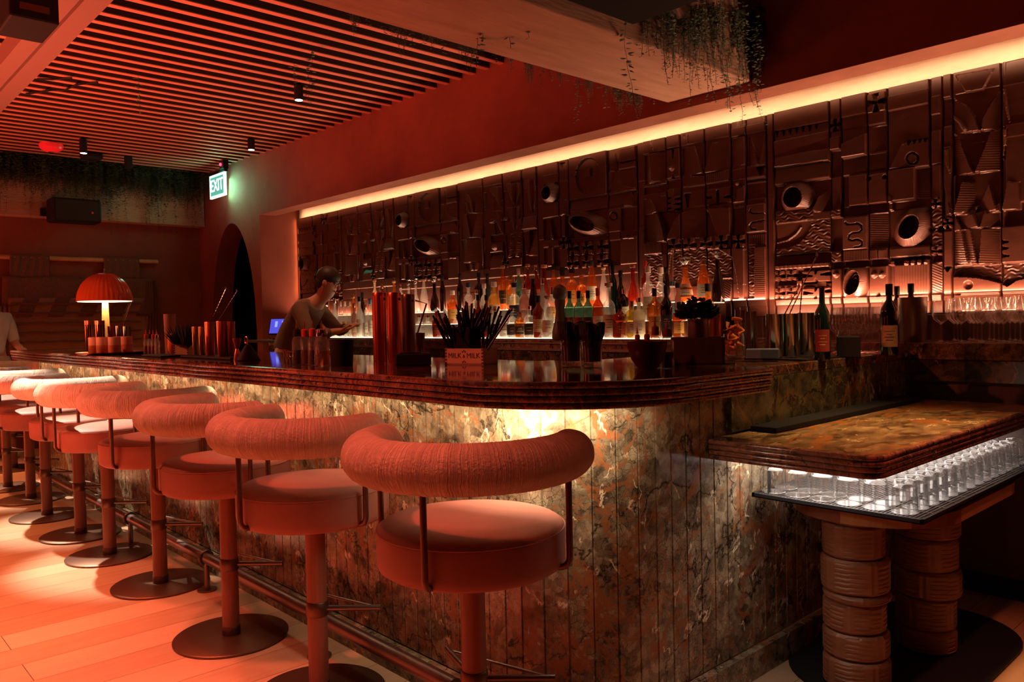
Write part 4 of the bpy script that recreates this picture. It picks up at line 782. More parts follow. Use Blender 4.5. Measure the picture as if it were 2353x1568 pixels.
def bottle(loc, shape, H, r, glassk, cap, lab, label, sq=None, fill=None, group='bottles on the lit back shelves', lz=(.12, .42), rz=0., stopper=None, txt=None, poff=0):
    t = thing('bottle', label, 'bottle', loc, rz, group); pr = body_profile(shape, r, H); n = 22 if not sq else 32
    nb = MB(); kk = 1.0
    if sq:
        kb = [(a, z) for a, z in pr]; cut = next(i for i, (a, z) in enumerate(kb) if z > H * .6 or a < r * .7)
        nb.lathe(kb[:cut + 1], n, sq=7, capt=True); nb.lathe([(kb[cut][0] * .9, kb[cut][1])] + kb[cut + 1:], n)
    else: nb.lathe(pr, n)
    nb.build('glass_body', GM[glassk], t, True)
    z0 = pr[-1][1]; nk = pr[-1][0]
    if stopper == 'ball': MB().lathe([(nk * .9, 0), (nk * .9, .01), (nk * 1.5, .016), (nk * 2.2, .035), (nk * 2.0, .052), (nk * .9, .062), (.0001, .064)], 16, (0, 0, z0)).build('stopper', CAPS[cap], t, True)
    elif stopper == 'crown': MB().lathe([(nk, 0), (nk * 1.1, .01), (nk * 2.4, .024), (nk * 2.7, .042), (nk * 1.6, .046), (.0001, .03)], 8, (0, 0, z0)).build('stopper', CAPS[cap], t)
    elif cap == 'cork' or cap == 'wood': MB().lathe([(nk * .85, -.004), (nk * .85, .004), (nk * 1.45, .006), (nk * 1.45, H * .07), (nk * 1.35, H * .075)], 14, (0, 0, z0)).build('cork', CAPS[cap], t, True)
    else:
        ch = H * (.20 if shape == 'wine' else .11); MB().lathe([(nk * 1.12, -ch * .75), (nk * 1.18, -ch * .72), (nk * 1.18, H - z0 - .002), (nk * 1.05, H - z0)], 14, (0, 0, z0)).build('cap', CAPS[cap], t, True)
    if lab:
        a0, a1 = H * lz[0], H * lz[1]; b = MB(); va = math.atan2(-loc[1], -loc[0]) - rz; half = math.radians(62); m = 12; rr = r * 1.012
        def rad(a):
            if sq: ca, sa = math.cos(a), math.sin(a); return rr * (abs(ca) ** 7 + abs(sa) ** 7) ** (-1 / 7)
            return rr
        if shape in ('taper', 'globe', 'decant', 'bell'): rr = r * 1.01
        def sh(z):   # body radius factor at height z
            for (r0, q0), (r1, q1) in zip(pr, pr[1:]):
                if q0 <= z <= q1: return (r0 + (r1 - r0) * (z - q0) / max(1e-6, q1 - q0)) / r
            return 1
        zs_ = [a0 + (a1 - a0) * i / 4 for i in range(5)]
        vs = [(rad(va - half + 2 * half * i / m) * sh(z) * math.cos(va - half + 2 * half * i / m), rad(va - half + 2 * half * i / m) * sh(z) * math.sin(va - half + 2 * half * i / m), z) for z in zs_ for i in range(m + 1)]
        b.add(vs, [(j * (m + 1) + i, j * (m + 1) + i + 1, (j + 1) * (m + 1) + i + 1, (j + 1) * (m + 1) + i) for j in range(4) for i in range(m)])
        lb = b.build('paper_label', LM[lab], t, True)
        ink = MB(); rg = random.Random(int(loc[0] * 1000)); rows = rg.choice((2, 3, 4)); inkr = 1.006
        for q in range(rows):
            zq = a0 + (a1 - a0) * (.22 + .56 * (q + .5) / rows); hw = half * rg.uniform(.25, .6); th_ = rg.uniform(.0016, .004); k = 6
            vs = [(rad(va - hw + 2 * hw * i / k) * sh(z) * inkr * math.cos(va - hw + 2 * hw * i / k), rad(va - hw + 2 * hw * i / k) * sh(z) * inkr * math.sin(va - hw + 2 * hw * i / k), z) for z in (zq, zq + th_) for i in range(k + 1)]
            ink.add(vs, [(i, i + 1, k + 2 + i, k + 1 + i) for i in range(k)])
        ink.build('label_print', INK if lab not in ('black', 'navy', 'red') else LM['gold'], lb)
    return t
# (px, step, top py, width px, shape, glass, cap, label colour, extra, description)
BT = [
 (769, 1, 686, 14, 'arch', 'frost', 'silver', 'white', {}, 'frosted clear bottle with rounded shoulders, first at the left end of the lit shelf'),
 (781, 1, 694, 11, 'round', 'clear', 'white', None, {}, 'slim clear bottle second from the left shelf end, white ringed neck'),
 (791, 1, 693, 11, 'round', 'clear', 'white', 'gold', {}, 'clear bottle with yellow lower label, third from the left shelf end'),
 (802, 1, 693, 12, 'round', 'clear', 'white', 'cream', {}, 'clear bottle with cream label, fourth from the left shelf end'),
 (813, 1, 697, 12, 'round', 'pink', 'gold', 'tan', {}, 'pinkish bottle between clear ones left of the copper canisters'),
 (826, 1, 682, 14, 'arch', 'frost', 'black', 'white', {}, 'broad milky bottle with dark cap left of the copper canisters'),
 (839, 1, 700, 14, 'squat', 'clear', 'silver', 'white', {'sq': 1}, 'stocky square clear bottle near the copper canisters'),
 (851, 1, 688, 12, 'round', 'clear', 'blue', 'cream', {}, 'clear bottle with blue cap touching the copper canisters'),
 (812, 2, 676, 11, 'round', 'amber', 'gold', 'cream', {}, 'small gold capped bottle behind the clear bottles at the left end'),
 (833, 2, 672, 11, 'wine', 'dark', 'black', None, {}, 'dark bottle in the row behind the milky bottle'),
 (862, 3, 645, 13, 'round', 'cream', 'cork', 'cream', {}, 'cork stoppered bottle rising behind the left copper canister'),
 (879, 3, 652, 15, 'squat', 'red', 'gold', 'tan', {}, 'red bottle with broad gold collar above the left copper canister'),
 (906, 3, 648, 13, 'round', 'amber', 'cork', 'cream', {}, 'pale cork bottle rising behind the second copper canister'),
 (922, 3, 654, 14, 'round', 'clear', 'silver', None, {}, 'clear bottle above the brass canister'),
 (940, 3, 648, 16, 'decant', 'clear', 'glass', None, {'stopper': 'ball'}, 'round stoppered decanter right of the brass canister, top row'),
 (956, 3, 645, 16, 'decant', 'clear', 'glass', None, {'stopper': 'ball'}, 'second round stoppered decanter in the top row, beside its twin'),
 (975, 3, 646, 17, 'bell', 'clear', 'cork', None, {}, 'clear bell bottle with tall conical cork in the top row'),
 (999, 3, 640, 20, 'decant', 'dark', 'glass', None, {'stopper': 'ball'}, 'dark decanter with round glass stopper left of the straw box'),
 (1018, 3, 632, 12, 'wine', 'dark', 'black', None, {}, 'slender dark bottle behind the dark decanter'),
 (963, 1, 724, 19, 'arch', 'clear', 'silver', None, {}, 'clear dome shouldered bottle left of another like it, beside the bent straw'),
 (982, 1, 724, 20, 'arch', 'clear', 'silver', None, {}, 'clear dome shouldered bottle directly right of the bent straw'),
 (1003, 1, 716, 20, 'squat', 'red', 'red', 'red', {}, 'squat red bottle left of the black straws'),
 (1023, 1, 716, 20, 'squat', 'red', 'white', 'red', {}, 'second squat red bottle, behind the tips of the black straws'),
 (1040, 2, 668, 22, 'round', 'amber', 'white', 'amber', {}, 'round amber bottle with white collar above the black straws'),
 (1058, 3, 629, 13, 'wine', 'dark', 'black', None, {}, 'tall dark bottle above the left tips of the straws'),
 (1077, 2, 650, 20, 'arch', 'clear', 'navy', 'tan', {}, 'clear bottle with navy cap above the straw fan'),
 (1095, 2, 666, 18, 'arch', 'clear', 'silver', 'white', {}, 'clear bottle with silver cap right of the navy capped one'),
 (1101, 3, 627, 20, 'round', 'dark', 'black', None, {}, 'broad black bottle in the top row over the straws'),
 (1121, 3, 629, 13, 'wine', 'greendark', 'black', None, {}, 'slim dark green bottle in the top row over the straws'),
 (1099, 1, 678, 16, 'round', 'red', 'black', 'red', {}, 'red bottle with long black cap behind the straws'),
 (1118, 1, 678, 17, 'round', 'red', 'black', 'black', {}, 'red bottle with dark wrapped neck right behind the straws'),
 (1113, 2, 652, 16, 'arch', 'frost', 'white', 'cream', {}, 'milky bottle peeping between two red bottles'),
 (1136, 2, 648, 24, 'arch', 'yellow', 'white', 'cream', {}, 'pale yellow round shouldered bottle'),
 (1137, 1, 704, 18, 'squat', 'frost', 'silver', 'black', {}, 'short milky bottle below the pale yellow one'),
 (1157, 1, 700, 24, 'globe', 'clear', 'glass', 'white', {}, 'globe shaped clear bottle right of the straws'),
 (1157, 3, 611, 22, 'squat', 'amber', 'cork', 'black', {'sq': 1}, 'square amber whisky bottle with slanted black label'),
 (1174, 3, 634, 20, 'round', 'gold', 'gold', 'gold', {}, 'golden bottle right of the slanted label whisky'),
 (1175, 1, 708, 23, 'arch', 'clear', 'silver', 'navy', {}, 'clear bottle with dark arched label right of the globe bottle'),
 (1182, 2, 650, 24, 'arch', 'clear', 'navy', 'navy', {}, 'white shouldered bottle with navy cap and navy band'),
 (1193, 3, 617, 14, 'wine', 'green', 'white', 'green', {}, 'green bottle with pale cap in the top row'),
 (1194, 1, 716, 23, 'squat', 'amber', 'wood', 'black', {}, 'rounded amber bottle with black figure label'),
 (1205, 2, 652, 22, 'round', 'pink', 'silver', None, {}, 'tall frosted pink bottle'),
 (1214, 3, 610, 17, 'round', 'red', 'cork', 'cream', {}, 'red liqueur bottle left of its twin, top row'),
 (1233, 3, 610, 17, 'round', 'red', 'silver', 'cream', {}, 'red liqueur bottle right of its twin, top row'),
 (1226, 2, 641, 21, 'bell', 'dark', 'black', None, {}, 'black jug-like bottle in the middle row'),
 (1215, 1, 703, 23, 'arch', 'clear', 'silver', 'black', {}, 'clear bottle with large black label and open silver neck'),
 (1237, 1, 680, 24, 'wine', 'red', 'black', 'tan', {}, 'dark red wine shaped bottle in the front row, left of the tapered clear one'),
 (1247, 2, 640, 22, 'round', 'blue', 'silver', None, {}, 'grey-blue frosted bottle with snowflake pattern'),
 (1252, 3, 597, 26, 'decant', 'red', 'cork', None, {}, 'large red decanter with cork, tallest of the middle group'),
 (1258, 1, 684, 27, 'bell', 'clear', 'wood', 'cream', {}, 'clear tapered gin bottle with octagonal cream label beside the pepper mill'),
 (1268, 2, 660, 25, 'globe', 'clear', 'silver', 'amber', {}, 'round clear bottle of amber spirit just left of the pepper mill'),
 (1274, 3, 607, 18, 'round', 'amber', 'black', 'cream', {}, 'amber bottle with dark green cap above the pepper mill'),
 (1294, 3, 614, 24, 'globe', 'amber', 'black', None, {}, 'broad shouldered amber bottle above and right of the pepper mill'),
 (1315, 3, 618, 24, 'arch', 'amber', 'black', 'gold', {}, 'amber bottle with black cap left of the calligraphy whisky'),
 (1337, 3, 634, 25, 'arch', 'amber', 'wood', 'gold', {'txt': 'yama'}, 'amber whisky bottle with brush calligraphy on yellow label'),
 (1309, 1, 669, 21, 'wine', 'green', 'black', 'red', {}, 'leftmost of three green bottles with black capsules'),
 (1330, 1, 669, 22, 'wine', 'green', 'black', 'red', {}, 'middle of three green bottles with black capsules'),
 (1351, 1, 668, 22, 'wine', 'green', 'black', 'black', {}, 'rightmost of three green bottles with black capsules'),
 (1361, 3, 599, 23, 'bell', 'amber', 'black', 'cream', {}, 'amber bell shaped bottle with tall black cap and square cream label'),
 (1374, 1, 662, 23, 'wine', 'orange', 'red', 'cream', {}, 'orange-red wine shaped bottle right of the green bottles'),
 (1388, 3, 619, 17, 'bell', 'clear', 'cork', None, {}, 'clear flask with big pale cork beside the bell shaped amber bottle'),
 (1399, 1, 655, 27, 'arch', 'clear', 'cork', 'cream', {}, 'clear bottle whose cream label shows a dancing figure'),
 (1409, 2, 599, 18, 'wine', 'greendark', 'black', None, {}, 'tall near-black green bottle with silver neck ring'),
 (1427, 2, 622, 16, 'round', 'greendark', 'black', None, {}, 'dark green bottle right of the tallest green one'),
 (1433, 2, 664, 24, 'squat', 'dark', 'silver', 'cream', {}, 'round bottle with striped dark body in the middle row'),
 (1424, 1, 698, 27, 'squat', 'red', 'black', 'red', {'sq': 1}, 'square red bottle with large round emblem'),
 (1451, 1, 692, 26, 'squat', 'yellow', 'gold', 'tan', {}, 'yellow liqueur bottle with brown square label'),
 (1455, 3, 599, 24, 'decant', 'red', 'wood', None, {}, 'red decanter with tall wooden stopper'),
 (1468, 1, 684, 25, 'arch', 'cream', 'silver', 'cream', {}, 'dome shouldered bottle with pale label right of the yellow one'),
 (1484, 3, 600, 16, 'wine', 'red', 'red', None, {}, 'slim dark red bottle in the top row'),
 (1490, 2, 612, 25, 'arch', 'clear', 'white', 'cream', {}, 'clear bottle with tall neck and pale label, left of its twin'),
 (1519, 2, 615, 25, 'arch', 'clear', 'white', 'cream', {}, 'clear bottle with tall neck and pale label, right of its twin'),
 (1531, 3, 614, 15, 'wine', 'dark', 'black', None, {}, 'dark slim bottle behind the right pale label bottle'),
 (1504, 1, 663, 28, 'squat', 'amber', 'black', 'amber', {'sq': 1}, 'square amber bottle with embossed script'),
 (1531, 1, 655, 24, 'wine', 'dark', 'black', 'navy', {}, 'dark wine bottle with plain grey label in front row'),
 (1545, 2, 646, 15, 'round', 'clear', 'blue', 'greyblue', {}, 'slim clear bottle with blue tint behind the herb bunch'),
 (1558, 2, 651, 13, 'round', 'pink', 'black', 'tan', {}, 'small dark capped bottle behind the herb bunch'),
 (1560, 1, 694, 25, 'squat', 'orange', 'black', 'orange' if False else 'amber', {'sq': 1}, 'orange box shaped bottle with pale round emblem left of the crate'),
 (1576, 3, 598, 36, 'decant', 'amber', 'glass', 'cream', {'stopper': 'ball'}, 'cognac decanter with large round glass stopper above the herbs'),
 (1617, 3, 598, 28, 'bell', 'amber', 'gold', 'cream', {}, 'amber bottle with sloping shoulders and pale label right of the cognac decanter'),
 (1627, 2, 652, 30, 'globe', 'gold', 'black', 'black', {}, 'golden round jug bottle with dark cap beside the faceted black bottle'),
 (1650, 3, 592, 27, 'taper', 'dark', 'glass', None, {'stopper': 'crown'}, 'tall faceted black bottle with crown stopper, last of the top row'),
]
YAMA = None
for (px, st_, top, wpx, shape, gk, cap, lab, ex, desc) in BT:
    Y = TY[st_] + random.Random(px).uniform(-.008, .008); z = TZ[st_]; x = ony(px, 700, Y)[0]; s = ppm((x, Y, z)); yb = 784 + 0  # base row on screen from the camera model
    c = W.T @ (np.array([x, Y, z]) - [0, 0, EYE]); yb = c[1] / c[2] * F + 784
    H = (yb - top) / s; r = wpx * 1.13 / 2 / s
    if ex.get('sq'): r *= .86
    H = min(max(H, .14), .40); r = min(max(r, .017), .052)
    if ex.get('stopper'): H = H / .97 if ex['stopper'] == 'ball' else H
    o = bottle((x, Y, z), shape, H, r, gk, cap, lab, desc, sq=ex.get('sq'), stopper=ex.get('stopper'), lz=(.14, .44) if shape != 'arch' else (.1, .44))
    if ex.get('txt'): YAMA = (o, r, H)
def text(s, size, m, parent, loc, rot, name='lettering', ext=.0004, align='CENTER'):
    c = bpy.data.curves.new(name, 'FONT'); c.body = s; c.size = size; c.extrude = ext; c.align_x = align; c.align_y = 'CENTER'; c.materials.append(m)
    o = bpy.data.objects.new(name, c); COL.objects.link(o); o.location = loc; o.rotation_euler = rot
    dg = bpy.context.evaluated_depsgraph_get(); me = bpy.data.meshes.new_from_object(o.evaluated_get(dg)); bpy.data.objects.remove(o)
    o = bpy.data.objects.new(name, me); COL.objects.link(o); o.location = loc; o.rotation_euler = rot
    if parent: o.parent = parent
    return o
o, r, H = YAMA; lb = [c for c in o.children if c.name.startswith('paper_label')][0]; va = math.atan2(-o.location.y, -o.location.x)
for i, ch in enumerate('山崎'):
    text(ch, .034, INK, lb, (math.cos(va) * (r * 1.05 + .001), math.sin(va) * (r * 1.05 + .001), H * (.35 - .13 * i)), (PI / 2, 0, va + PI / 2), 'calligraphy', .0003)
# ================================================================= things standing on the bar
def at(px, Y, z=ZT): p = ony(px, 800, Y); return (float(p[0]), Y, z)
def faceCam(loc): return math.atan2(-loc[1], -loc[0])
# --- table lamp: ribbed dome shade on a flared glass stem
L0 = at(245, 1.95); s = ppm(L0)
lamp = thing('table_lamp', 'glowing table lamp with ribbed orange dome shade on flared glass stem', 'lamp', L0)
R = 59 / s; zb = 1.08 + (804 - 694) / s - 1.08; hs = 66 / s
b = MB(); pr = [(R * math.cos(a) if a < 1.5 else .006, zb + hs * math.sin(a)) for a in [PI / 2 * i / 16 for i in range(17)]]
b.lathe(pr, 144, rib=(36, .035), capt=True, capb=False); sh = b.build('lamp_shade', mat('orange_lacquer', (.55, .10, .025), .16, coat=.5), lamp, 'all')
b = MB(); b.lathe([(r_ * .945, z_ - .004) for r_, z_ in pr], 72, capb=False, capt=False); b.build('shade_lining', mat('warm_white_lining', (.9, .8, .62), .6, emis=(1, .75, .42), estr=2.2), sh, True)
MB().lathe([(.004, zb + hs - .002), (.004, zb + hs + .02), (.008, zb + hs + .024), (.007, zb + hs + .03), (.0001, zb + hs + .033)], 12).build('finial', M_['steel'], lamp, True)
MB().lathe([(.085, 0), (.085, .006), (.070, .02), (.045, .08), (.030, .18), (.022, zb + .02), (.018, zb + hs * .5)], 28).build('stem', glass('amber_lamp_glass', (1, .80, .50), .1, .62, (1, .75, .42)), lamp, True)
MB().lathe([(.0001, -.03), (.03, -.01), (.035, .02), (.02, .045), (.0001, .05)], 16, (0, 0, zb + .05)).build('bulb', emit('lamp_bulb', (1, .78, .48), 30), lamp, True)
# --- tray with frosted drinks
T0 = at(266, 1.62); s = ppm(T0); tz = T0[2]
tray = thing('serving_tray', 'round silvery serving tray carrying frosted tumblers under the table lamp', 'tray', T0)
MB().lathe([(.0001, 0), (.215, 0), (.232, .012), (.236, .016), (.230, .016), (.212, .005), (.0001, .004)], 48).build('tray_dish', M_['copper'], tray, True)
gl = thing('frosted_tumbler', 'frosted tumbler', 'glass'); 
MB().lathe([(.034, 0), (.037, .003), (.037, .104), (.035, .108), (.033, .104), (.033, .072), (.0001, .07)], 24, rib=(24, .03)).build('tumbler_body', mat('frosted_tan_glass', (.70, .38, .22), .5, trans=.15), gl, True)
MB().lathe([(.0374, .004), (.0376, .056), (.0374, .057)], 24, rib=(24, .03), capb=False, capt=False).build('amber_base_band', mat('amber_band', (.52, .17, .07), .4), gl, True)
for i, (dx, dy) in enumerate(((-.155, -.06), (-.078, -.10), (0, -.125), (.078, -.10), (.150, -.05), (-.10, .05), (-.02, .03), (.06, .05))):
    o = gl if i == 0 else dup(gl, (0, 0, 0)); o.location = (T0[0] + dx * .98, T0[1] + dy, tz + .0042)
    o['label'] = ['frosted two-tone tumbler at the left rim of the tray', 'frosted two-tone tumbler second from the tray left rim', 'frosted two-tone tumbler at the tray front centre', 'frosted two-tone tumbler right of the tray front centre', 'frosted two-tone tumbler at the right rim of the tray'][i] if i < 5 else 'frosted two-tone tumbler in the back row of the tray'
    o['group'] = 'frosted tumblers on the tray' if i < 5 else 'frosted tumblers at the back of the tray'
# --- cups, tins, spoons
def tin(px, Y, w, top, lab, m='steel', cat='tin', name='mixing_tin', base=None, grp=None, flare=1.12, n=32):
    L = at(px, Y); s_ = ppm(L); c = W.T @ (np.array(L) - [0, 0, EYE]); yb = c[1] / c[2] * F + 784; H = (yb - top) / s_; r = w / 2 / s_
    t = thing(name, lab, cat, L, 0, grp)
    MB().lathe([(r / flare * .94, 0), (r / flare, .004), (r, H - .002), (r * 1.03, H), (r * .97, H), (r * .95, H - .01), (r / flare * .9, .01)], n, capt=True).build('tin_body', M_[m] if isinstance(m, str) else m, t, True); return t, r, H
def straws(parent, r, H, n, L, spread, seed, m=M_['black'], fan=None, name='straw', rad=.0035):
    rg = random.Random(seed)
    for i in range(n):
        a = rg.uniform(0, 2 * PI); q = rg.uniform(0, r * .6); p0 = Vector((q * math.cos(a), q * math.sin(a), H * .15)); tilt = rg.uniform(.05, spread); a2 = a + rg.uniform(-.5, .5) if fan is None else fan + rg.choice((0, PI)) + rg.uniform(-.7, .7)
        d = Vector((math.cos(a2) * math.sin(tilt), math.sin(a2) * math.sin(tilt), math.cos(tilt))); b = MB(); b.tube([p0, p0 + d * (L * rg.uniform(.88, 1.05))], rad, 6); b.build(name, m, parent)
for px, lab in ((207, 'dark ribbed cup with copper rim left of the lamp stem, full of black straws'), (231, 'dark ribbed cup of black straws right in front of the lamp stem')):
    t, r, H = tin(px, 1.80, 21, 737, lab, 'copper', 'cup', 'straw_cup'); 
    MB().lathe([(r * 1.02 / 1.12, .003), (r * 1.04, H * .86)], 24, rib=(12, .08), capb=False, capt=False).build('ribbed_sleeve', M_['blackgloss'], t, True)
for px, w, top, lab in ((258, 17, 750, 'short copper-toned tin right of the lamp stem'), (276, 17, 749, 'short steel tin between two others beside the lamp'), (293, 17, 750, 'short steel tin at the right end of the lamp group')):
    t, r, H = tin(px, 1.88, w, top, lab, 'steel' if px > 260 else 'copper', grp='tins beside the lamp')
def spoon(loc, tipd, Ln, lab, twist=True):
    d = Vector(tipd).normalized(); dn = max(0, (loc[2] - 1.095) / d.z); loc = tuple(Vector(loc) - d * dn); Ln += dn; t = thing('bar_spoon', lab, 'spoon', loc); b = MB(); n = 60; pts = [d * (Ln * i / n) for i in range(n + 1)]
    b.tube(pts, [.0022 + .0006 * math.sin(i * 2.4) for i in range(n + 1)], 6); b.build('twisted_shaft', M_['steel'], t)
    MB().lathe([(.0001, -.004), (.003, -.002), (.0042, .004), (.003, .012), (.0001, .014)], 10, tuple(d * Ln)).build('end_knob', M_['steel'], t, True); return t
def tip(px, py, p0, Y): q = ony(px, py, Y); return Vector(q) - Vector(p0)
for (a, b_, Y, lab) in (((275, 770), (300, 700), 1.88, 'twisted bar spoon leaning right out of the tins under the lamp shade'), ((270, 770), (296, 704), 1.90, 'thin second bar spoon beside the one under the lamp shade'), ((482, 745), (519, 664), 1.84, 'left one of two long bar spoons leaning from the steel tins before the arch'), ((497, 745), (544, 670), 1.84, 'right one of two long twisted bar spoons leaning before the dark arch'),
                       ((1838, 720), (1844, 650), 3.02, 'upright bar spoon with square plate rising from the right-hand tins'), ((1815, 720), (1877, 588), 2.96, 'long bar spoon slanting right from the right-hand tins'), ((1800, 728), (1836, 660), 2.96, 'short bar spoon slanting behind the right-hand tins')):
    p0 = ony(*a, Y); d = tip(*b_, p0, Y); spoon(tuple(p0), d, d.length, lab)
# --- small bitters bottles (dashers)
def dasher(px, Y, w, top, lab, capm, liq, grp, big=False):
    L = at(px, Y); s_ = ppm(L); c = W.T @ (np.array(L) - [0, 0, EYE]); yb = c[1] / c[2] * F + 784; H = (yb - top) / s_; r = w / 2 / s_; hb = H * .64; r *= 1.12
    t = thing('bitters_bottle', lab, 'bottle', L, 0, grp); 
    MB().lathe([(r * .95, 0), (r, .003), (r, hb * .8), (r * .8, hb * .93), (r * .62, hb), (r * .62, hb * 1.04)], 40, rib=(20, .07)).build('ribbed_glass', GM['clear'], t, 'all')
    MB().lathe([(r * .86, .003), (r * .86, hb * .52), (.0001, hb * .521)], 20).build('bitters_fill', GM[liq] if liq != 'dark' else mat('dark_bitters', (.02, .008, .004), .1), t, True)
    MB().lathe([(r * .68, hb), (r * .70, hb + .002), (r * .68, hb + H * .15), (r * .50, hb + H * .17), (.0035, hb + H * .18)], 20).build('cap', capm, t, True)
    MB().lathe([(.0035, hb + H * .19), (.0045, hb + H * .22), (.003, hb + H * .27), (.0016, H)], 8).build('spout', M_['copper'], t, True); return t
G = 'ribbed bitters bottles on the bar'
dasher(683, 1.60, 22, 737, 'ribbed bitters bottle with black cap, leftmost of the four on the bar', CAPS['black'], 'dark', G)
dasher(701, 1.62, 20, 738, 'ribbed bitters bottle with red cap, second of the four on the bar', CAPS['red'], 'amber', G)
dasher(719, 1.61, 20, 736, 'ribbed bitters bottle with red cap and black spout tip, third of the four', CAPS['red'], 'dark', G)
dasher(740, 1.60, 32, 736, 'broader ribbed bitters bottle with clear collar, rightmost of the four', CAPS['silver'], 'amber', G)
for px, cm, lab in ((336, 'red', 'small bitters bottle with red cap nearest the tray, far left group'), (345, 'black', 'small bitters bottle with black cap in the far left group'), (353, 'red', 'small red capped bitters bottle third in the far left group'), (361, 'silver', 'small bitters bottle with silver cap, right end of the far left group')):
    dasher(px, 1.72, 11, 758, lab, CAPS[cm], 'clear' if cm == 'silver' else 'red', 'small bitters bottles beside the tray')
for px, w, lab in ((1465, 15, 'tiny bitters bottle with copper spout left of the dark bowl rim'), (1487, 17, 'slim bitters bottle behind the dark bowl'), (1506, 22, 'bitters bottle with rounded dark red cap behind the bowl'), (1534, 27, 'ribbed bitters bottle with broad dark red cap between bowl and crate')):
    dasher(px, 2.12, w, {1465: 752, 1487: 750, 1506: 728, 1534: 734}[px], lab, mat('dark_red_cap', (.25, .04, .03), .35), 'dark', 'bitters bottles around the dark bowl')
# --- far-left extras
t, r, H = tin(392, 1.95, 26, 722, 'pale tall tumbler behind the orange fruit, far left on the bar', mat('pale_cup', (.45, .25, .18), .6), 'cup', 'tall_cup')
L = at(397, 1.80); b = MB(); b.lathe([(.0001, 0), (.018, .002), (.03, .02), (.033, .05), (.028, .1), (.016, .125), (.0001, .13)], 20); tag(b.build('orange_fruit', mottled('orange_peel', (.75, .16, .03), (.85, .24, .05), 8, .5), smooth=True, loc=L), 'tall orange fruit shape beside the small straw box', 'fruit')
tag(MB().box(-.16, .16, -.07, .07, 0, .01, b=.003).build('bar_mat', M_['black'], loc=at(375, 1.62)), 'short black mat left of the small wooden box', 'bar mat')
tag(MB().box(-.33, .33, -.075, .075, 0, .012, b=.004).build('bar_mat', M_['black'], loc=at(500, 1.69)), 'long black bar mat under the steel tins', 'bar mat')
# small wooden box with black straws
def box_straws(px0, px1, Y, top, lab, nst, Ls, seed, spread, textpx=False, yaw=0.):
    cx = (px0 + px1) / 2; L = at(cx, Y); s_ = ppm(L); c = W.T @ (np.array(L) - [0, 0, EYE]); yb = c[1] / c[2] * F + 784; H = (yb - top) / s_
    a = faceCam(L) + PI / 2 + yaw; wd = (px1 - px0) / s_ / (abs(math.cos(yaw)) + .55 * abs(math.sin(yaw))); dp = wd * .62
    t = thing('wooden_box', lab, 'box', L, a); b = MB(); th = .006
    b.box(-wd / 2, wd / 2, -dp / 2, -dp / 2 + th, 0, H).box(-wd / 2, wd / 2, dp / 2 - th, dp / 2, 0, H).box(-wd / 2, -wd / 2 + th, -dp / 2, dp / 2, 0, H).box(wd / 2 - th, wd / 2, -dp / 2, dp / 2, 0, H).box(-wd / 2, wd / 2, -dp / 2, dp / 2, 0, .006)
    b.build('box_body', M_['palewood'], t)
    for sx in (-1, 1):     # finger joints burnt dark
        f = MB()
        for k in range(5): z = H * (k + .25) / 5; f.box(sx * wd / 2 - (.0095 if sx > 0 else 0), sx * wd / 2 + (0 if sx > 0 else .0095), -dp / 2 - .0004, -dp / 2, z, z + H / 9)
        f.build('finger_joint', M_['darkwood'], t)
    return t, wd, dp, H, L, a
tb1, wd, dp, H, L1, a1 = box_straws(401, 443, 1.72, 792, 'small pale wooden box of dark herbs left of the steel tins', 0, 0, 1, .4, yaw=-.55)
tb2, wd2, dp2, H2, L2, a2 = box_straws(1024, 1141, 1.98, 800, 'finger-jointed wooden box printed MILK & MILK, holding black straws', 0, 0, 2, .5, yaw=-.55)
MB().box(-wd2 * .36, wd2 * .12, -dp2 * .38, dp2 * .38, .006, H2 + .082, b=.003).build('straw_holder', M_['rubber'], tb2)
b = MB(); rg = random.Random(21)
for i in range(170):
    a_ = rg.uniform(0, 2 * PI); q = .05 * math.sqrt(rg.random()); c = Vector((q * math.cos(a_) * 1.2, q * math.sin(a_) * .5, .03 + rg.uniform(0, .03))); tl = rg.uniform(.05, .95); d = Vector((math.cos(a_) * math.sin(tl), math.sin(a_) * math.sin(tl) * .7, math.cos(tl))).normalized(); sd = d.cross(Vector((.3, .2, 1))).normalized(); l = rg.uniform(.07, .15); w_ = rg.uniform(.004, .010)
    b.add([c, c + d * l * .5 + sd * w_, c + d * l, c + d * l * .5 - sd * w_, c + d * l * .55 + Vector((0, 0, .004))], [(0, 1, 4), (1, 2, 4), (2, 3, 4), (3, 0, 4)])
tag(b.build('herb_bunch', mat('dark_mint', (.016, .024, .014), .6), loc=(L1[0], L1[1], L1[2] + .006)), 'bushy dark herb bunch standing in the small pale wooden box', 'plant')
for (tt, wd_, dp_, H_, LL, lab, n, Ls, sd, tall) in ((tb2, wd2, dp2, H2, L2, 'black drinking straw fanned out of the lettered wooden box', 52, .235, 4, .19),):
    rg = random.Random(sd)
    for i in range(n):
        u = rg.uniform(-.34, .34); v = rg.uniform(-.3, .3); tl = rg.uniform(-.62, .62) if i > 12 else rg.uniform(-.12, .18); t2 = rg.uniform(-.35, .35)
        a_ = faceCam(LL) + PI / 2 ; p0 = Vector((u * wd_, v * dp_, .01)); p0.rotate(Euler((0, 0, tt.rotation_euler.z))); p0 = Vector(LL) + p0
        side = Vector((math.cos(a_), math.sin(a_), 0)); fw = Vector((math.sin(a_), -math.cos(a_), 0)); d = (side * math.sin(tl) + fw * math.sin(t2) * .5 + Vector((0, 0, math.cos(tl)))).normalized()
        b = MB(); ln = Ls * rg.uniform(.76, 1.0); b.tube([(0, 0, 0), d * ln], .0040, 7); o = b.build('drinking_straw', M_['blackgloss'], loc=p0); tag(o, lab, 'straw', 'black straws in the lettered box')
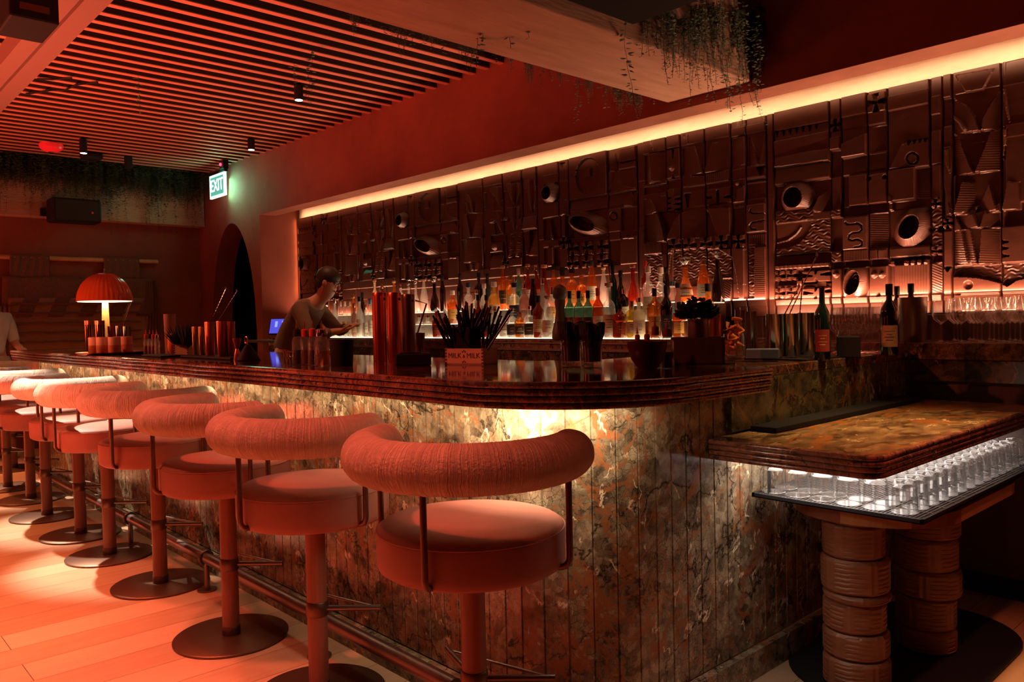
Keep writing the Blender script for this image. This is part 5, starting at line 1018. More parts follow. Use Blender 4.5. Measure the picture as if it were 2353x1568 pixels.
text('MILK', .028, M_['darkwood'], tb2, (-wd2 * .24, -dp2 / 2 - .0006, H2 * .55), (PI / 2, 0, 0)); text('MILK', .028, M_['darkwood'], tb2, (wd2 * .24, -dp2 / 2 - .0006, H2 * .55), (PI / 2, 0, 0)); text('&', .018, M_['darkwood'], tb2, (0, -dp2 / 2 - .0006, H2 * .52), (PI / 2, 0, 0))
b = MB()
for sx, sz in ((0, .86), (-.006, .80), (.006, .80), (0, .22), (-.006, .16), (.006, .16)): b.cyl((sx, 0, 0), .003, .0005, 10) if False else b.box(sx - .0025, sx + .0025, -dp2 / 2 - .0008, -dp2 / 2, H2 * sz - .0025, H2 * sz + .0025)
b.build('flower_print', M_['darkwood'], tb2)
# metal tins in the middle-left
tin(450, 1.70, 15, 751, 'short brass mixing tin, left one of two behind the small box', 'brass', grp='tins on the long mat'); tin(465, 1.70, 15, 751, 'short brass mixing tin right of its twin behind the small box', 'brass', grp='tins on the long mat')
tin(483, 1.70, 22, 740, 'taller steel mixing tin, first of the three tall ones', 'copper', grp='tins on the long mat'); tin(510, 1.68, 22, 738, 'taller steel mixing tin, middle of the three tall ones', 'copper', grp='tins on the long mat'); tin(531, 1.72, 21, 739, 'taller steel mixing tin, right of the three tall ones', 'copper', grp='tins on the long mat')
L = at(545, 1.64); t = thing('jigger', 'hourglass copper jigger at the right end of the long mat', 'jigger', L); s_ = ppm(L); h = 50 / s_ / 2
MB().lathe([(.020, 0), (.009, h), (.007, h * 1.05), (.009, h * 1.1), (.022, h * 2), (.020, h * 2), (.008, h * 1.15)], 24).build('jigger_body', M_['copper'], t, True)
L = at(570, 1.66); t = thing('bar_strainer', 'black conical strainer with ring handle beside the jigger', 'strainer', L)
MB().lathe([(.055, 0), (.056, .004), (.012, .075), (.0001, .078)], 24).build('strainer_cone', M_['black'], t, True); MB().tube([(-.02 + .016 * math.cos(a), 0, .098 + .016 * math.sin(a)) for a in [2 * PI * i / 18 for i in range(18)]], .003, 6, closed=True).build('ring_handle', M_['copper'], t, True); MB().tube([(-.01, 0, .088), (.05, 0, .005)], .003, 6).build('handle_arm', M_['copper'], t, True)
# black tub and little figurines
L = at(785, 1.63); s_ = ppm(L); t = thing('black_tub', 'matte black flared tub right of the ribbed bitters bottles', 'tub', L); MB().lathe([(24 / s_, 0), (24.5 / s_, .003), (28 / s_, .105), (26.5 / s_, .105), (23 / s_, .01)], 36).build('tub_body', M_['black'], t, True)
MB().box(-.001, .001, -.0005, .0005, 0, .012).build('small_mark', LM['white'], t, loc=(24.6 / s_ * math.cos(faceCam(L)), 24.6 / s_ * math.sin(faceCam(L)), .03))
for px, Y, lab in ((654, 1.70, 'tiny standing gold figurine left of the bitters bottles'), (662, 1.66, 'tiny crouching gold figurine left of the bitters bottles')):
    L = at(px, Y); b = MB(); b.lathe([(.008, 0), (.006, .01), (.004, .02), (.0065, .032), (.004, .040), (.0055, .047), (.0001, .054)], 12).tube([(0, 0, .034), (.016, .004, .024)], .0022, 6).tube([(0, 0, .034), (-.013, -.004, .04)], .0022, 6); tag(b.build('figurine', M_['brass'], smooth=True, loc=L), lab, 'figurine')
# tall canisters
for px, Y, w, top, m, lab in ((874, 1.93, 33, 672, 'copper', 'tall bright copper canister, left of the pair'), (908, 1.93, 34, 672, 'copper', 'tall bright copper canister, right of the pair'), (940, 2.04, 31, 676, None, 'tall dull brass canister behind the copper pair')):
    L = at(px, Y); s_ = ppm(L); c = W.T @ (np.array(L) - [0, 0, EYE]); yb = c[1] / c[2] * F + 784; H = (yb - top) / s_; r = w / 2 / s_; t = thing('canister', lab, 'canister', L)
    MB().lathe([(r * .97, 0), (r, .004), (r, H - .02), (r * .985, H - .008), (r * .93, H - .002), (r * .6, H), (.0001, H)], 40).build('canister_body', mat('brushed_copper', (.70, .17, .085), .30, 1.0) if m else mat('dull_brass', (.20, .13, .07), .32, 1.0), t, True)
    MB().cyl((r * .98 * math.cos(faceCam(L) + .8), r * .98 * math.sin(faceCam(L) + .8), H - .035), .006, .01, 10).build('vent_stud', M_['blackgloss'], t)
# black caddy with napkins
L = at(949, 1.80); t = thing('napkin_caddy', 'low black caddy in front of the brass canister', 'caddy', L, faceCam(L) + PI / 2); MB().box(-.068, .068, -.04, .04, 0, .048, b=.006).build('caddy_body', M_['black'], t); MB().box(-.05, .03, -.03, .03, .048, .052).build('napkin_stack', M_['blackgloss'], t)
# bent straw in a tin behind
L = at(962, 2.2); t, r, H = tin(962, 2.2, 30, 765, 'steel tin half hidden behind the black caddy', 'steel'); p0 = ony(955, 780, 2.2); p1 = ony(980, 698, 2.2); p2 = ony(955, 691, 2.2)
b = MB(); b.tube([(0, 0, 0), Vector(p1) - Vector(p0), Vector(p2) - Vector(p0)], .004, 8); tag(b.build('bent_straw', mat('dark_red_straw', (.10, .02, .015), .4), loc=tuple(p0)), 'dark straw with bent top standing behind the black caddy', 'straw')
# glasses with black napkins
for px, lab in ((1312, 'tumbler stuffed with a black napkin, left of the pair on the bar'), (1360, 'tumbler stuffed with a black napkin, right of the pair on the bar')):
    L = at(px, 2.02); s_ = ppm(L); r = 24 / s_; H = 62 / s_; t = thing('napkin_glass', lab, 'glass', L, 0, 'tumblers with black napkins')
    MB().lathe([(r * .92, 0), (r * .94, .003), (r, H), (r * .965, H), (r * .9, .018), (.0001, .016)], 32).build('glass_wall', M_['glass'], t, True); MB().tube([(r * .9 * math.cos(a), r * .9 * math.sin(a), .006) for a in [2 * PI * i / 24 for i in range(24)]], .003, 5, closed=True).build('base_ring', M_['glass'], t, True)
    n = 40; vs = []
    for j, (rr, z) in enumerate(((.80, .022), (.86, .07), (.9, H * .98), (1.12, H * 1.25), (1.18, H * 1.62))):
        for i in range(n): a = 2 * PI * i / n; k = 1 + (.05 + .02 * j) * math.sin(7 * a + j) * (j > 1); vs.append((r * rr * k * math.cos(a), r * rr * k * math.sin(a), z + (.008 * math.sin(5 * a) if j == 4 else 0)))
    MB().add(vs, [(j * n + i, j * n + (i + 1) % n, (j + 1) * n + (i + 1) % n, (j + 1) * n + i) for j in range(4) for i in range(n)] + [tuple(reversed(range(n)))] + [tuple(4 * n + i for i in range(n))]).build('folded_napkin', M_['black'], t)
# pepper mill, behind on the lit shelf edge
L = tuple(ony(1286, 780, 3.83)); L = (L[0], 3.84, 1.108); s_ = ppm(L); t = thing('pepper_mill', 'tall turned dark wood pepper mill among the bottles', 'pepper mill', L)
H = 128 / s_; r = 16 / s_
MB().lathe([(r * 1.15, 0), (r * 1.25, H * .03), (r * 1.2, H * .15), (r * .8, H * .35), (r * .62, H * .52), (r * .8, H * .68), (r * .72, H * .72)], 28).build('mill_body', M_['darkwood'], t, True); MB().lathe([(r * .72, H * .72), (r * 1.0, H * .76), (r * 1.05, H * .84), (r * .9, H * .93), (r * .5, H * .97), (.0001, H)], 28).build('mill_head', M_['darkwood'], t, True)
# dark shallow bowl with spectacles-like peeler
L = at(1487, 2.02); s_ = ppm(L); t = thing('mortar_bowl', 'dark rounded bowl between the napkin glasses and the crate', 'bowl', L); r = 46 / s_
MB().lathe([(r * .42, 0), (r * .45, .004), (r * .80, .035), (r * .98, .075), (r, .092), (r * .96, .092), (r * .92, .075), (r * .5, .015)], 40).build('bowl_body', mat('dark_red_bowl', (.10, .022, .014), .3), t, True)
# dark crate with tin of herbs and blackened citrus
L = at(1603, 2.36); s_ = ppm(L); a = faceCam(L) + PI / 2; t = thing('dark_crate', 'dark stained wooden crate holding garnish tins, right part of the bar', 'crate', L, a); w = 118 / s_; h = 62 / s_
b = MB(); b.box(-w / 2, w / 2, -.075, -.065, 0, h).box(-w / 2, w / 2, .065, .075, 0, h).box(-w / 2, -w / 2 + .01, -.075, .075, 0, h).box(w / 2 - .01, w / 2, -.075, .075, 0, h).box(-w / 2, w / 2, -.075, .075, 0, .008); b.build('crate_body', M_['darkwood'], t)
hp = Vector(L) + Vector((0, 0, .008)); t = thing('herb_pot', 'bunch of dark fleshy herbs in a dark tin standing in the crate', 'plant', hp)
MB().lathe([(.030, 0), (.032, .004), (.034, .150), (.031, .150)], 28).build('pot', M_['steel_dark'], t, True)
b = MB(); rg = random.Random(11)
for i in range(300):
    a = rg.uniform(0, 2 * PI); q = .062 * math.sqrt(rg.random()); ht = .150 + rg.uniform(0, .07) * (1 - (q / .075) ** 2); c = Vector((q * math.cos(a), q * math.sin(a), ht)); d = Vector((math.cos(a) * .7, math.sin(a) * .7, rg.uniform(-.1, .9))).normalized(); sd = d.cross(Vector((0, 0, 1))).normalized(); l = rg.uniform(.018, .03)
    up = sd.cross(d).normalized() * .004; b.add([c, c + d * l * .45 + sd * l * .5 - up, c + d * l * .9 + sd * l * .25, c + d * l, c + d * l * .9 - sd * l * .25, c + d * l * .45 - sd * l * .5 - up, c + d * l * .5 + up], [(0, 1, 6), (1, 2, 6), (2, 3, 6), (3, 4, 6), (4, 5, 6), (5, 0, 6)])
b.build('herb_leaves', mat('dark_herb', (.03, .035, .02), .55), t)
tin(1645, 2.56, 26, 722, 'reddish tall tin right of the herb bunch', 'copper'); tin(1624, 2.62, 26, 716, 'tall steel tin behind the reddish one at the crate', 'steel')
# jar of orange peel
L = at(1686, 2.60); s_ = ppm(L); r = 22 / s_; H = 62 / s_; t = thing('peel_glass', 'tumbler heaped with orange peel near the bar end', 'glass', L)
MB().lathe([(r * .95, 0), (r, .003), (r, H), (r * .95, H), (r * .93, .02), (.0001, .018)], 32).build('glass_wall', M_['glass'], t, True)
pe = mottled('orange_rind', (.62, .20, .03), (.75, .30, .06), 14, .5)
for k, (dx, dz, tl) in enumerate(((-.014, .045, .4), (.012, .052, 1.3), (-.008, .085, .9), (.016, .100, 2.0), (-.018, .118, .2), (.010, .135, 1.1))):
    b = MB(); n = 16; b.add([(q * math.cos(a) , q * math.sin(a) * 1.0, .014 * math.cos(3 * a) + (.026 - q) * .3) for q in (.012, .026) for a in [2 * PI * .85 * i / n for i in range(n + 1)]], [(i, i + 1, n + 2 + i, n + 1 + i) for i in range(n)]); o = b.build('orange_peel', pe, smooth=True, loc=(L[0] + dx * .9, L[1] + dz * .02, L[2] + .008 + dz * .95), rot=(tl, .6 - .3 * k, k)); m = o.modifiers.new('t', 'SOLIDIFY'); m.thickness = .003; tag(o, 'curl of orange peel heaped in the tumbler near the bar end', 'orange peel', 'orange peels in the tumbler')
# right-hand tins, blue box, glasses
tin(1703, 2.82, 26, 712, 'tall slim steel tin just right of the orange peel tumbler', 'steel', flare=1.0); tin(1727, 2.9, 24, 716, 'tall slim steel tin, second right of the orange peel tumbler', 'steel', flare=1.0)
tin(1780, 2.90, 38, 722, 'big steel tin, left of the three at the bar end', 'steel', grp='big tins at the bar end', flare=1.0); tin(1817, 2.96, 36, 721, 'big steel tin, middle of the three at the bar end', 'steel', grp='big tins at the bar end', flare=1.0); tin(1853, 3.04, 36, 719, 'big steel tin, right of the three at the bar end', 'steel', grp='big tins at the bar end', flare=1.0)
L = at(1752, 2.78); s_ = ppm(L); tag(MB().box(-36 / s_, 36 / s_, -.035, .035, 0, 22 / s_, b=.003).build('blue_box', mat('dusty_blue_plastic', (.10, .14, .22), .5), loc=L, rot=(0, 0, faceCam(L) + PI / 2)), 'low dusty blue box before the right-hand tins', 'box')
def tumbler(px, Y, w, top, lab, grp, ice=True):
    L = at(px, Y); s_ = ppm(L); c = W.T @ (np.array(L) - [0, 0, EYE]); H = (c[1] / c[2] * F + 784 - top) / s_; r = w / 2 / s_; t = thing('tumbler_glass', lab, 'glass', L, 0, grp)
    MB().lathe([(r * .92, 0), (r * .95, .003), (r, H), (r * .965, H), (r * .9, .014), (.0001, .012)], 28).build('glass_wall', M_['glass'], t, True)
    MB().lathe([(r * .88, .014), (r * .90, H * .46), (.0001, H * .47)], 20, rib=(9, .1)).build('cut_base', GM['clear'], t); return t
for px, w, lab in ((1882, 26, 'cut-base water tumbler, left of three behind the service counter'), (1912, 28, 'cut-base water tumbler, middle of three behind the service counter'), (1940, 26, 'cut-base water tumbler, right of three behind the service counter')): tumbler(px, {1882: 3.10, 1912: 3.16, 1940: 3.24}[px], w, 759, lab, 'three cut-base tumblers at the bar end')
tumbler(1749, 2.90, 27, 728, 'tall clear highball glass standing behind the blue box', None)
tag(MB().box(-.2, .2, -.16, .16, 0, .006).build('bar_mat', M_['black'], loc=(-1.66, 3.02, 1.068)), 'thin dark mat under the tins and tumblers at the bar end', 'bar mat')
# black box, wine bottles, wine cooler, wine glasses at the end
L = at(1950, 3.20); s_ = ppm(L); tag(MB().box(-25 / s_, 25 / s_, -.05, .05, 0, 48 / s_, b=.004).build('black_box', M_['black'], loc=(L[0], L[1], 1.068), rot=(0, 0, faceCam(L) + PI / 2)), 'plain black box behind the three cut-base tumblers', 'box')
def wineb(px, Y, w, top, lab, gk='greendark', capk='black', labk=None, zb=1.068):
    L = at(px, Y, zb); s_ = ppm(L); c = W.T @ (np.array(L) - [0, 0, EYE]); H = (c[1] / c[2] * F + 784 - top) / s_; return bottle(L, 'wine', H, w / 2 / s_, gk, capk, labk, lab, group=None)
wineb(1890, 2.95, 34, 660, 'wine bottle with red-brown capsule behind the right-hand tins', 'greendark', 'wood', 'red'); wineb(2044, 3.40, 38, 653, 'dark wine bottle with black capsule, left of the cluster at the bar end', 'dark', 'black', 'tan')
wineb(2062, 4.02, 30, 658, 'dark wine bottle squeezed between the left one and the cooler', 'dark', 'black', None, 1.105); wineb(2094, 3.92, 34, 652, 'dark wine bottle rising from the steel cooler', 'dark', 'black', None, 1.11)
L = at(2098, 3.92, 1.105); s_ = ppm(L); t = thing('wine_cooler', 'brushed steel wine cooler at the far end of the bar', 'wine cooler', L); MB().lathe([(27 / s_, 0), (28 / s_, .004), (31 / s_, 102 / s_), (29.5 / s_, 102 / s_), (26 / s_, .01)], 40).build('cooler_body', M_['steel_dark'], t, True)
wg = thing('wine_glass', 'stemmed wine glass', 'glass'); gm = glass('stemware', (.97, .95, .94), .08, .03, (.9, .8, .75))
def wgl(H=.215, R=.040): return [(.034, 0), (.033, .003), (.010, .007), (.0042, .014), (.0038, H * .40), (.012, H * .44), (R * .82, H * .52), (R, H * .64), (R * .93, H * .82), (R * .76, H), (R * .74, H)]
MB().lathe(wgl(), 22, capt=False).build('bowl_and_stem', gm, wg, True)
first = True
def place_wg(x, y, z, lab, grp, sc=1.0):
    global first
    o = wg if first else dup(wg, (0, 0, 0)); first = False; o.location = (x, y, z); o['label'] = lab; o.scale = (sc,) * 3
    if grp: o['group'] = grp
    elif 'group' in o: del o['group']
L = at(2046, 3.72, 1.068); place_wg(L[0] + .0, L[1], L[2], 'lone big wine glass standing in front of the dark wine bottles', None, 1.08)
for i in range(7):
    for j in range(2):
        x = onx(0, 0, -1)[0]; q = at(1925 + i * 15 + j * 6, 3.50 + .10 * j, 1.068)
        if q[0] > -2.3 and q[0] < -1.47: place_wg(q[0], q[1], 1.068, 'wine glass in the small cluster left of the wine bottles, ' + ('front row' if j == 0 else 'back row'), 'wine glasses left of the wine bottles, ' + ('front' if j == 0 else 'back'), .95)
for j in range(4):
    for i in range(13):
        x = -1.33 + i * .083 + (.041 if j % 2 else 0); y = 3.86 + j * .082
        place_wg(x, y, 1.105, 'wine glass on the dark back counter at far right, ' + ['front', 'second', 'third', 'rear'][j] + ' row', 'wine glasses at far right, ' + ['front', 'second', 'third', 'rear'][j] + ' row', .93)
# lantern glass beside the bartender, POS screen
L = (ony(748, 740, 3.95)[0], 3.95, 1.108); s_ = ppm(L); t = thing('candle_holder', 'amber glass candle holder glowing at the left end of the back bar', 'candle', L); MB().lathe([(.028, 0), (.03, .003), (.03, .145), (.028, .145), (.027, .01)], 24).build('glass_wall', GM['gold'], t, True); MB().cyl((0, 0, .012), .02, .08, 16).build('candle_wax', mat('glowing_wax', (.9, .5, .2), .6, emis=(1, .35, .08), estr=.9), t)
P0 = Vector(ony(650, 762, 3.55)); t = thing('till_screen', 'tilted touch screen till with blue order buttons behind the bar', 'screen', (P0.x, P0.y, 1.105), faceCam(P0) + PI / 2 - .35)
MB().box(-.08, .08, -.06, .06, 0, .012).box(-.02, .02, -.0, .03, 0, .09).build('stand', M_['black'], t)
sb = MB().box(-.13, .13, -.008, .012, -.085, .085, b=.004).build('housing', M_['black'], t, loc=(0, 0, .125), rot=(-.45, 0, 0))
MB().box(-.12, .12, -.0095, -.008, -.075, .075).build('display', emit('blue_screen', (.10, .09, .75), 1.0), sb)
b = MB()
for r_ in range(4):
    for c_ in range(3):
        if r_ > 1 and c_ > 0: continue
        b.box(-.01 + c_ * .035, .018 + c_ * .035, -.0105, -.0095, .035 - r_ * .03, .055 - r_ * .03)
b.box(-.075, -.05, -.0105, -.0095, -.01, .05); b.build('buttons', emit('screen_button', (.25, .35, 1), 1.3), sb)
tag(MB().box(-.35, .35, -.2, .2, 0, .025, b=.004).build('till_counter', M_['darkwood'], loc=(P0.x, P0.y - .02, 1.08)), 'narrow dark shelf carrying the till screen', 'shelf')
# ================================================================= hanging vines
def vine_mesh(name, L, seed, dens=.022, leaf=.014, branch=0, width=.05):
    rg = random.Random(seed); b = MB()
    def strand(p, L, d0):
        p = Vector(p); d = Vector(d0).normalized(); pts = [p.copy()]; n = max(4, int(L / dens))
        for i in range(n):
            d = (d + Vector((rg.uniform(-.22, .22), rg.uniform(-.22, .22), -.35))).normalized(); p = p + d * dens; pts.append(p.copy())
            for sgn in (1, -1):
                if rg.random() < .12: continue
                a = rg.uniform(0, 2 * PI); o = Vector((math.cos(a), math.sin(a), rg.uniform(-.5, .2))).normalized(); l = leaf * rg.uniform(.7, 1.25) * (1 - .5 * i / n); c = p + o * l * .25; sd = o.cross(Vector((0, 0, 1))).normalized(); up = o.cross(sd).normalized()
                b.add([c, c + o * l * .4 + sd * l * .42, c + o * l * .95 + sd * l * .2, c + o * l * 1.1, c + o * l * .95 - sd * l * .2, c + o * l * .4 - sd * l * .42, c + o * l * .5 + up * l * .12], [(0, 1, 6), (1, 2, 6), (2, 3, 6), (3, 4, 6), (4, 5, 6), (5, 0, 6)], 1)
        b.tube(pts, .0011, 4, 0)
    strand((0, 0, 0), L, (rg.uniform(-.2, .2), rg.uniform(-.2, .2), -1))
    for k in range(branch): strand((rg.uniform(-width, width), rg.uniform(-width, width) * .5, rg.uniform(-.05, .02)), L * rg.uniform(.35, .95), (rg.uniform(-.5, .5), rg.uniform(-.4, .4), -1))
    me = bpy.data.meshes.new(name); me.from_pydata(b.v, [], b.f); me.materials.append(M_['bark']); me.materials.append(M_['leaf']); me.polygons.foreach_set('material_index', b.m); me.update(); return me
M_['bark'] = mat('vine_stem', (.06, .035, .02), .8)
def vine(me, loc, lab, grp=None, rz=0, s=1.0):
    o = bpy.data.objects.new('hanging_vine', me); COL.objects.link(o); o.location = loc; o.rotation_euler = (0, 0, rz); o.scale = (s,) * 3; tag(o, lab, 'vine', grp); return o
far = [vine_mesh('vine', L, 20 + i, .026, .034, nb, .09) for i, (L, nb) in enumerate(((.40, 16), (.65, 6), (.45, 16), (.42, 16), (.80, 5)))]
rg = random.Random(5)
i = 0; y = -.9
while y < 3.66:
    for k in range(3):
        L_ = far[(i * 3 + k * 2) % 5]; side = 'left of the box speaker' if y < 2.05 else ('beside the exit sign' if y > 3.0 else 'between box speaker and exit sign')
        vine(L_, (-9.31 + k * .05 + rg.uniform(-.02, .02), y + rg.uniform(-.03, .03), 3.06 - rg.uniform(0, .05)), 'leafy vine strand hanging over the far concrete ledge, ' + side, 'vines over the far ledge, ' + side, rg.uniform(0, 6), rg.uniform(.78, 1.05))
    i += 1; y += .105
# near beam: singles traced from the photo, hanging off the beam faces and the ceiling edge
single = [vine_mesh('vine_strand', L, 50 + i, .024, .032, 0) for i, L in enumerate((.22, .30, .40, .15))]
bush = [vine_mesh('vine_bunch', L, 60 + i, .020, .024, 16, .08) for i, L in enumerate((.26, .40, .55))]
def on_left(px, py): p = onx(px, py, -2.735); return p
for (px, py, m, s, lab) in ((1090, 0, single[1], 1.0, 'leafy strand hanging before the beam underside, left of two near the top edge'), (1128, -10, single[0], .9, 'short leafy strand near the top edge of the beam underside'), (1160, -12, single[0], 1.0, 'short leafy strand third along the beam underside'), (1200, -8, single[0], .9, 'short leafy strand fourth along the beam underside')):
    p = onz(px, py, 2.62); vine(m, (p[0], p[1], 2.62), lab, None, rg.uniform(0, 6), s)
for (px, py, Y, m, s, lab) in ((1441, 45, 2.35, single[2], .95, 'long dark strand hanging below the corner of the black speaker'), (1672, 80, 3.45, single[2], .95, 'long single strand hanging near the wall end of the beam'), (1575, 30, 3.0, bush[1], .8, 'bushy vine bunch halfway along the beam side'), (1530, 10, 2.8, bush[1], .9, 'bushy vine bunch right of the black speaker'), (1610, 5, 3.1, bush[2], .9, 'long bushy vine bunch nearing the wall end of the beam'), (1500, 0, 2.6, bush[0], .9, 'vine bunch just right of the black speaker'), (1650, 0, 3.3, bush[2], .9, 'dense vine bunch left of the beam end'), (1700, 10, 3.5, bush[2], .95, 'dense vine bunch at the wall end of the beam'), (1735, 20, 3.66, bush[2], 1.1, 'outermost vine bunch spilling past the beam end')):
    p = onx(px, py, -2.15); zz = min(p[2], 3.05); vine(m, (-2.16, p[1], zz), lab, None, rg.uniform(0, 6), s)
for k in range(30):
    Y = 1.75 + k * .065; vine(bush[k % 2] if k % 3 == 0 else single[3], (-2.75 - rg.uniform(.0, .05), Y, 2.50 + rg.uniform(0, .05)), 'small sprig trailing along the lower left edge of the beam', 'sprigs along the beam lower left edge', rg.uniform(0, 6), .42 if k % 3 == 0 else .6)
for (px, py, Y, m, s, lab) in ((715, 20, 2.55, single[2], 1.0, 'single leafy strand hanging before the slats above the middle spotlight'), (312, 0, 1.9, single[1], .9, 'thin leafy strand hanging before the slats at upper left'), (672, 0, 2.6, single[0], .8, 'short thin strand left of the one above the middle spotlight')):
    p = ony(px, py, Y); vine(m, (p[0], Y, min(p[2], 3.0)), lab, None, 0, s)
for (px, py, m, s, lab) in ((1330, 178, single[2], .75, 'dark strand hanging against the red wall behind the beam'), (1385, 190, single[3], 1.0, 'pale sprig against the red wall right of the dark strand'), (1435, 200, bush[0], .6, 'leafy bunch against the red wall under the beam end'), (1240, 150, single[3], .8, 'small sprig against the red wall, left under the beam')):
    p = ony(px, py, 3.68); vine(m, tuple(p), lab, None, 0, s)
# ================================================================= ceiling fixtures
def spotlamp(px, py, Y, lab, drop=.10):
    p = ony(px, py, Y); z = ZC; t = thing('ceiling_spotlight', lab, 'spotlight', (p[0], Y, ZC), 0, 'ceiling spotlights')
    MB().cyl((0, 0, -drop), .033, drop, 24, b=.003).build('housing', M_['black'], t, True); MB().cyl((0, 0, -.03), .012, .06, 12).build('neck', M_['black'], t)
    MB().cyl((0, 0, -drop - .002), .028, .003, 20).build('lens', emit('spot_lens', (1, .86, .72), 14), t)
    return p[0], Y, ZC - drop
SP = [spotlamp(686, 205, 2.90, 'cylinder ceiling spotlight nearest us, under the middle of the slats', .11), spotlamp(191, 325, 2.16, 'cylinder ceiling spotlight at far left under the slats', .13), spotlamp(577, 325, 3.38, 'cylinder ceiling spotlight close to the red back wall', .10)]
p = onz(118, 343, 2.97); t = thing('fire_sounder', 'round red beacon fixed under the far slats', 'alarm', (p[0], p[1], ZC)); MB().lathe([(.10, 0), (.105, -.02), (.095, -.05), (.05, -.075), (.0001, -.08)], 28, rib=(24, .03)).build('red_dome', mat('red_beacon', (.6, .01, .01), .3, emis=(1, .02, .02), estr=.35), t, True); MB().cyl((0, 0, -.09), .03, .012, 12).build('clear_cap', M_['steel'], t)
p = onz(210, 362, 2.97); t = thing('ceiling_sensor', 'black rounded sensor box under the far slats', 'sensor', (p[0], p[1], ZC)); MB().box(-.05, .05, -.10, .10, -.07, 0, b=.02).build('sensor_body', M_['black'], t); MB().box(-.01, .01, -.02, .02, -.09, -.07).build('sensor_tip', M_['black'], t)
p = onz(295, 370, 2.97); tag(MB().box(-.03, .03, -.035, .035, -.13, 0, b=.01).build('ceiling_camera', M_['black'], loc=(p[0], p[1], ZC)), 'small black box camera under the far slats, nearer the exit sign', 'camera')
for k, (pts, lab) in enumerate((((85, 181), (120, 183), (165, 179)), 'short black cable sagging under the slats by the steel beam'), (((57, 217), (90, 212), (115, 208), (150, 207), (175, 195), (225, 189)), 'longer black cable draped under the slats by the steel beam')) if False else enumerate(((((85, 181), (120, 183), (165, 179)), 'short black cable sagging under the slats by the steel beam'), (((57, 217), (90, 212), (115, 208), (150, 207), (175, 195), (225, 189)), 'longer black cable draped under the slats by the steel beam'))):
    P = [Vector(onz(x, y, 3.008)) for x, y in pts]; o0 = P[0].copy(); tag(MB().tube([q - o0 for q in P], .006, 6).build('ceiling_cable', M_['black'], loc=o0), lab, 'cable')
# speakers
sp = thing('wall_speaker', 'black box speaker mounted on the far concrete ledge among vines', 'speaker', (-9.20, 2.31, 2.44)); MB().box(-.12, .14, -.23, .23, -.09, .15, b=.02).build('cabinet', M_['black'], sp); MB().box(.138, .146, -.20, .20, -.07, .13).build('grille', mat('speaker_cloth', (.018, .014, .012), .9), sp); MB().box(.146, .149, .13, .15, .0, .02).build('badge', M_['copper'], sp); MB().box(-.14, -.10, -.28, .26, -.02, .06).build('bracket', M_['black'], sp)
sp = thing('ceiling_speaker', 'large black speaker hanging beside the concrete beam at the top edge', 'speaker', (-2.08, 2.63, 2.45)); MB().box(0, .32, -.75, 0, 0, .42, b=.008).build('cabinet', M_['rubber'], sp); MB().tube([(.16, -.35, .42), (.16, -.35, .83)], .015, 10).build('mount', M_['black'], sp)
p = onz(60, 20, 2.75); t = thing('line_speaker', 'black slatted fixture hanging behind the steel beam, top left corner', 'speaker', (p[0], p[1], 2.75)); MB().box(-.16, .16, -.10, .10, -.1, .4, b=.01).build('cabinet', M_['black'], t); b = MB(); [b.box(.158, .164, -.06, .06, -.06 + k * .07, -.03 + k * .07) for k in range(5)]; b.build('vent_strip', M_['bronze'], t)
# exit sign on the wall, with a small red beacon above
E0 = Vector(ony(501, 427, 3.58)); t = thing('exit_sign', 'glowing green-white EXIT sign hanging by the wall above the arch', 'exit sign', (E0.x, 3.58, E0.z), 0)
MB().box(-.20, .20, -.012, .012, -.125, .125, b=.003).build('sign_case', mat('pale_green_acrylic', (.5, .9, .7), .4, emis=(.5, 1, .76), estr=3.5), t); MB().box(-.172, .172, -.014, -.012, -.10, .10).build('green_field', emit('green_field', (.10, .42, .30), 1.2), t)
x = text('EXIT', .20, emit('exit_letters', (1, .93, .86), 7), t, (0, -.0155, 0), (PI / 2, 0, 0), 'exit_lettering', .001); x.scale = (.80, .92, 1)
MB().box(-.22, .22, -.02, .02, .125, .155).build('mount', M_['black'], t); MB().box(.12, .22, -.03, .03, .155, .245, b=.004).build('beacon_box', M_['black'], t); MB().lathe([(.0001, .018), (.014, .012), (.018, 0), (.0001, -.002)], 14, (0, 0, 0)).build('beacon', emit('red_beacon_light', (1, .02, .05), 8), t, loc=(.17, -.034, .20), rot=(PI / 2, 0, 0))
# ================================================================= wall hangings on the far wall
bam = wood('bamboo', (.55, .28, .12), (.65, .35, .16), .5, (2, 12, 2)); cl = mottled('woven_cloth', (.16, .065, .045), (.24, .10, .065), 30, .95, stretch=(1, 4, 1), bump=.6, bscale=90); cl2 = mottled('woven_cloth_light', (.36, .15, .08), (.46, .21, .11), 18, .95, stretch=(1, 1, 5), bump=.6, bscale=90)
t = thing('wall_hanging', 'large woven textile hung in two tabs from a bamboo rod on the far wall', 'wall hanging', (-9.50, 2.2, 2.0))
b = MB(); b.tube([(0, -2.2 + i * .45 / 1.0, 0) for i in range(0, 8)] + [(0, 1.04, .0)], .024, 12); b.build('bamboo_rod', bam, t, True)
def cloth(y0, y1, z0, z1, name, m, amp=.006, taper=0):
    n, k = 24, 10; vs = []
    for j in range(k + 1):
        for i in range(n + 1): u = i / n; w_ = j / k; ya = y0 - taper * w_; yb_ = y1 + taper * w_; vs.append((.028 + amp * math.sin(i * 1.3 + j * .4), ya + (yb_ - ya) * u, z1 + (z0 - z1) * w_))
    b = MB(); b.add(vs, [(j * (n + 1) + i, j * (n + 1) + i + 1, (j + 1) * (n + 1) + i + 1, (j + 1) * (n + 1) + i) for j in range(k) for i in range(n)]); o = b.build(name, m, t, True); md = o.modifiers.new('s', 'SOLIDIFY'); md.thickness = .008
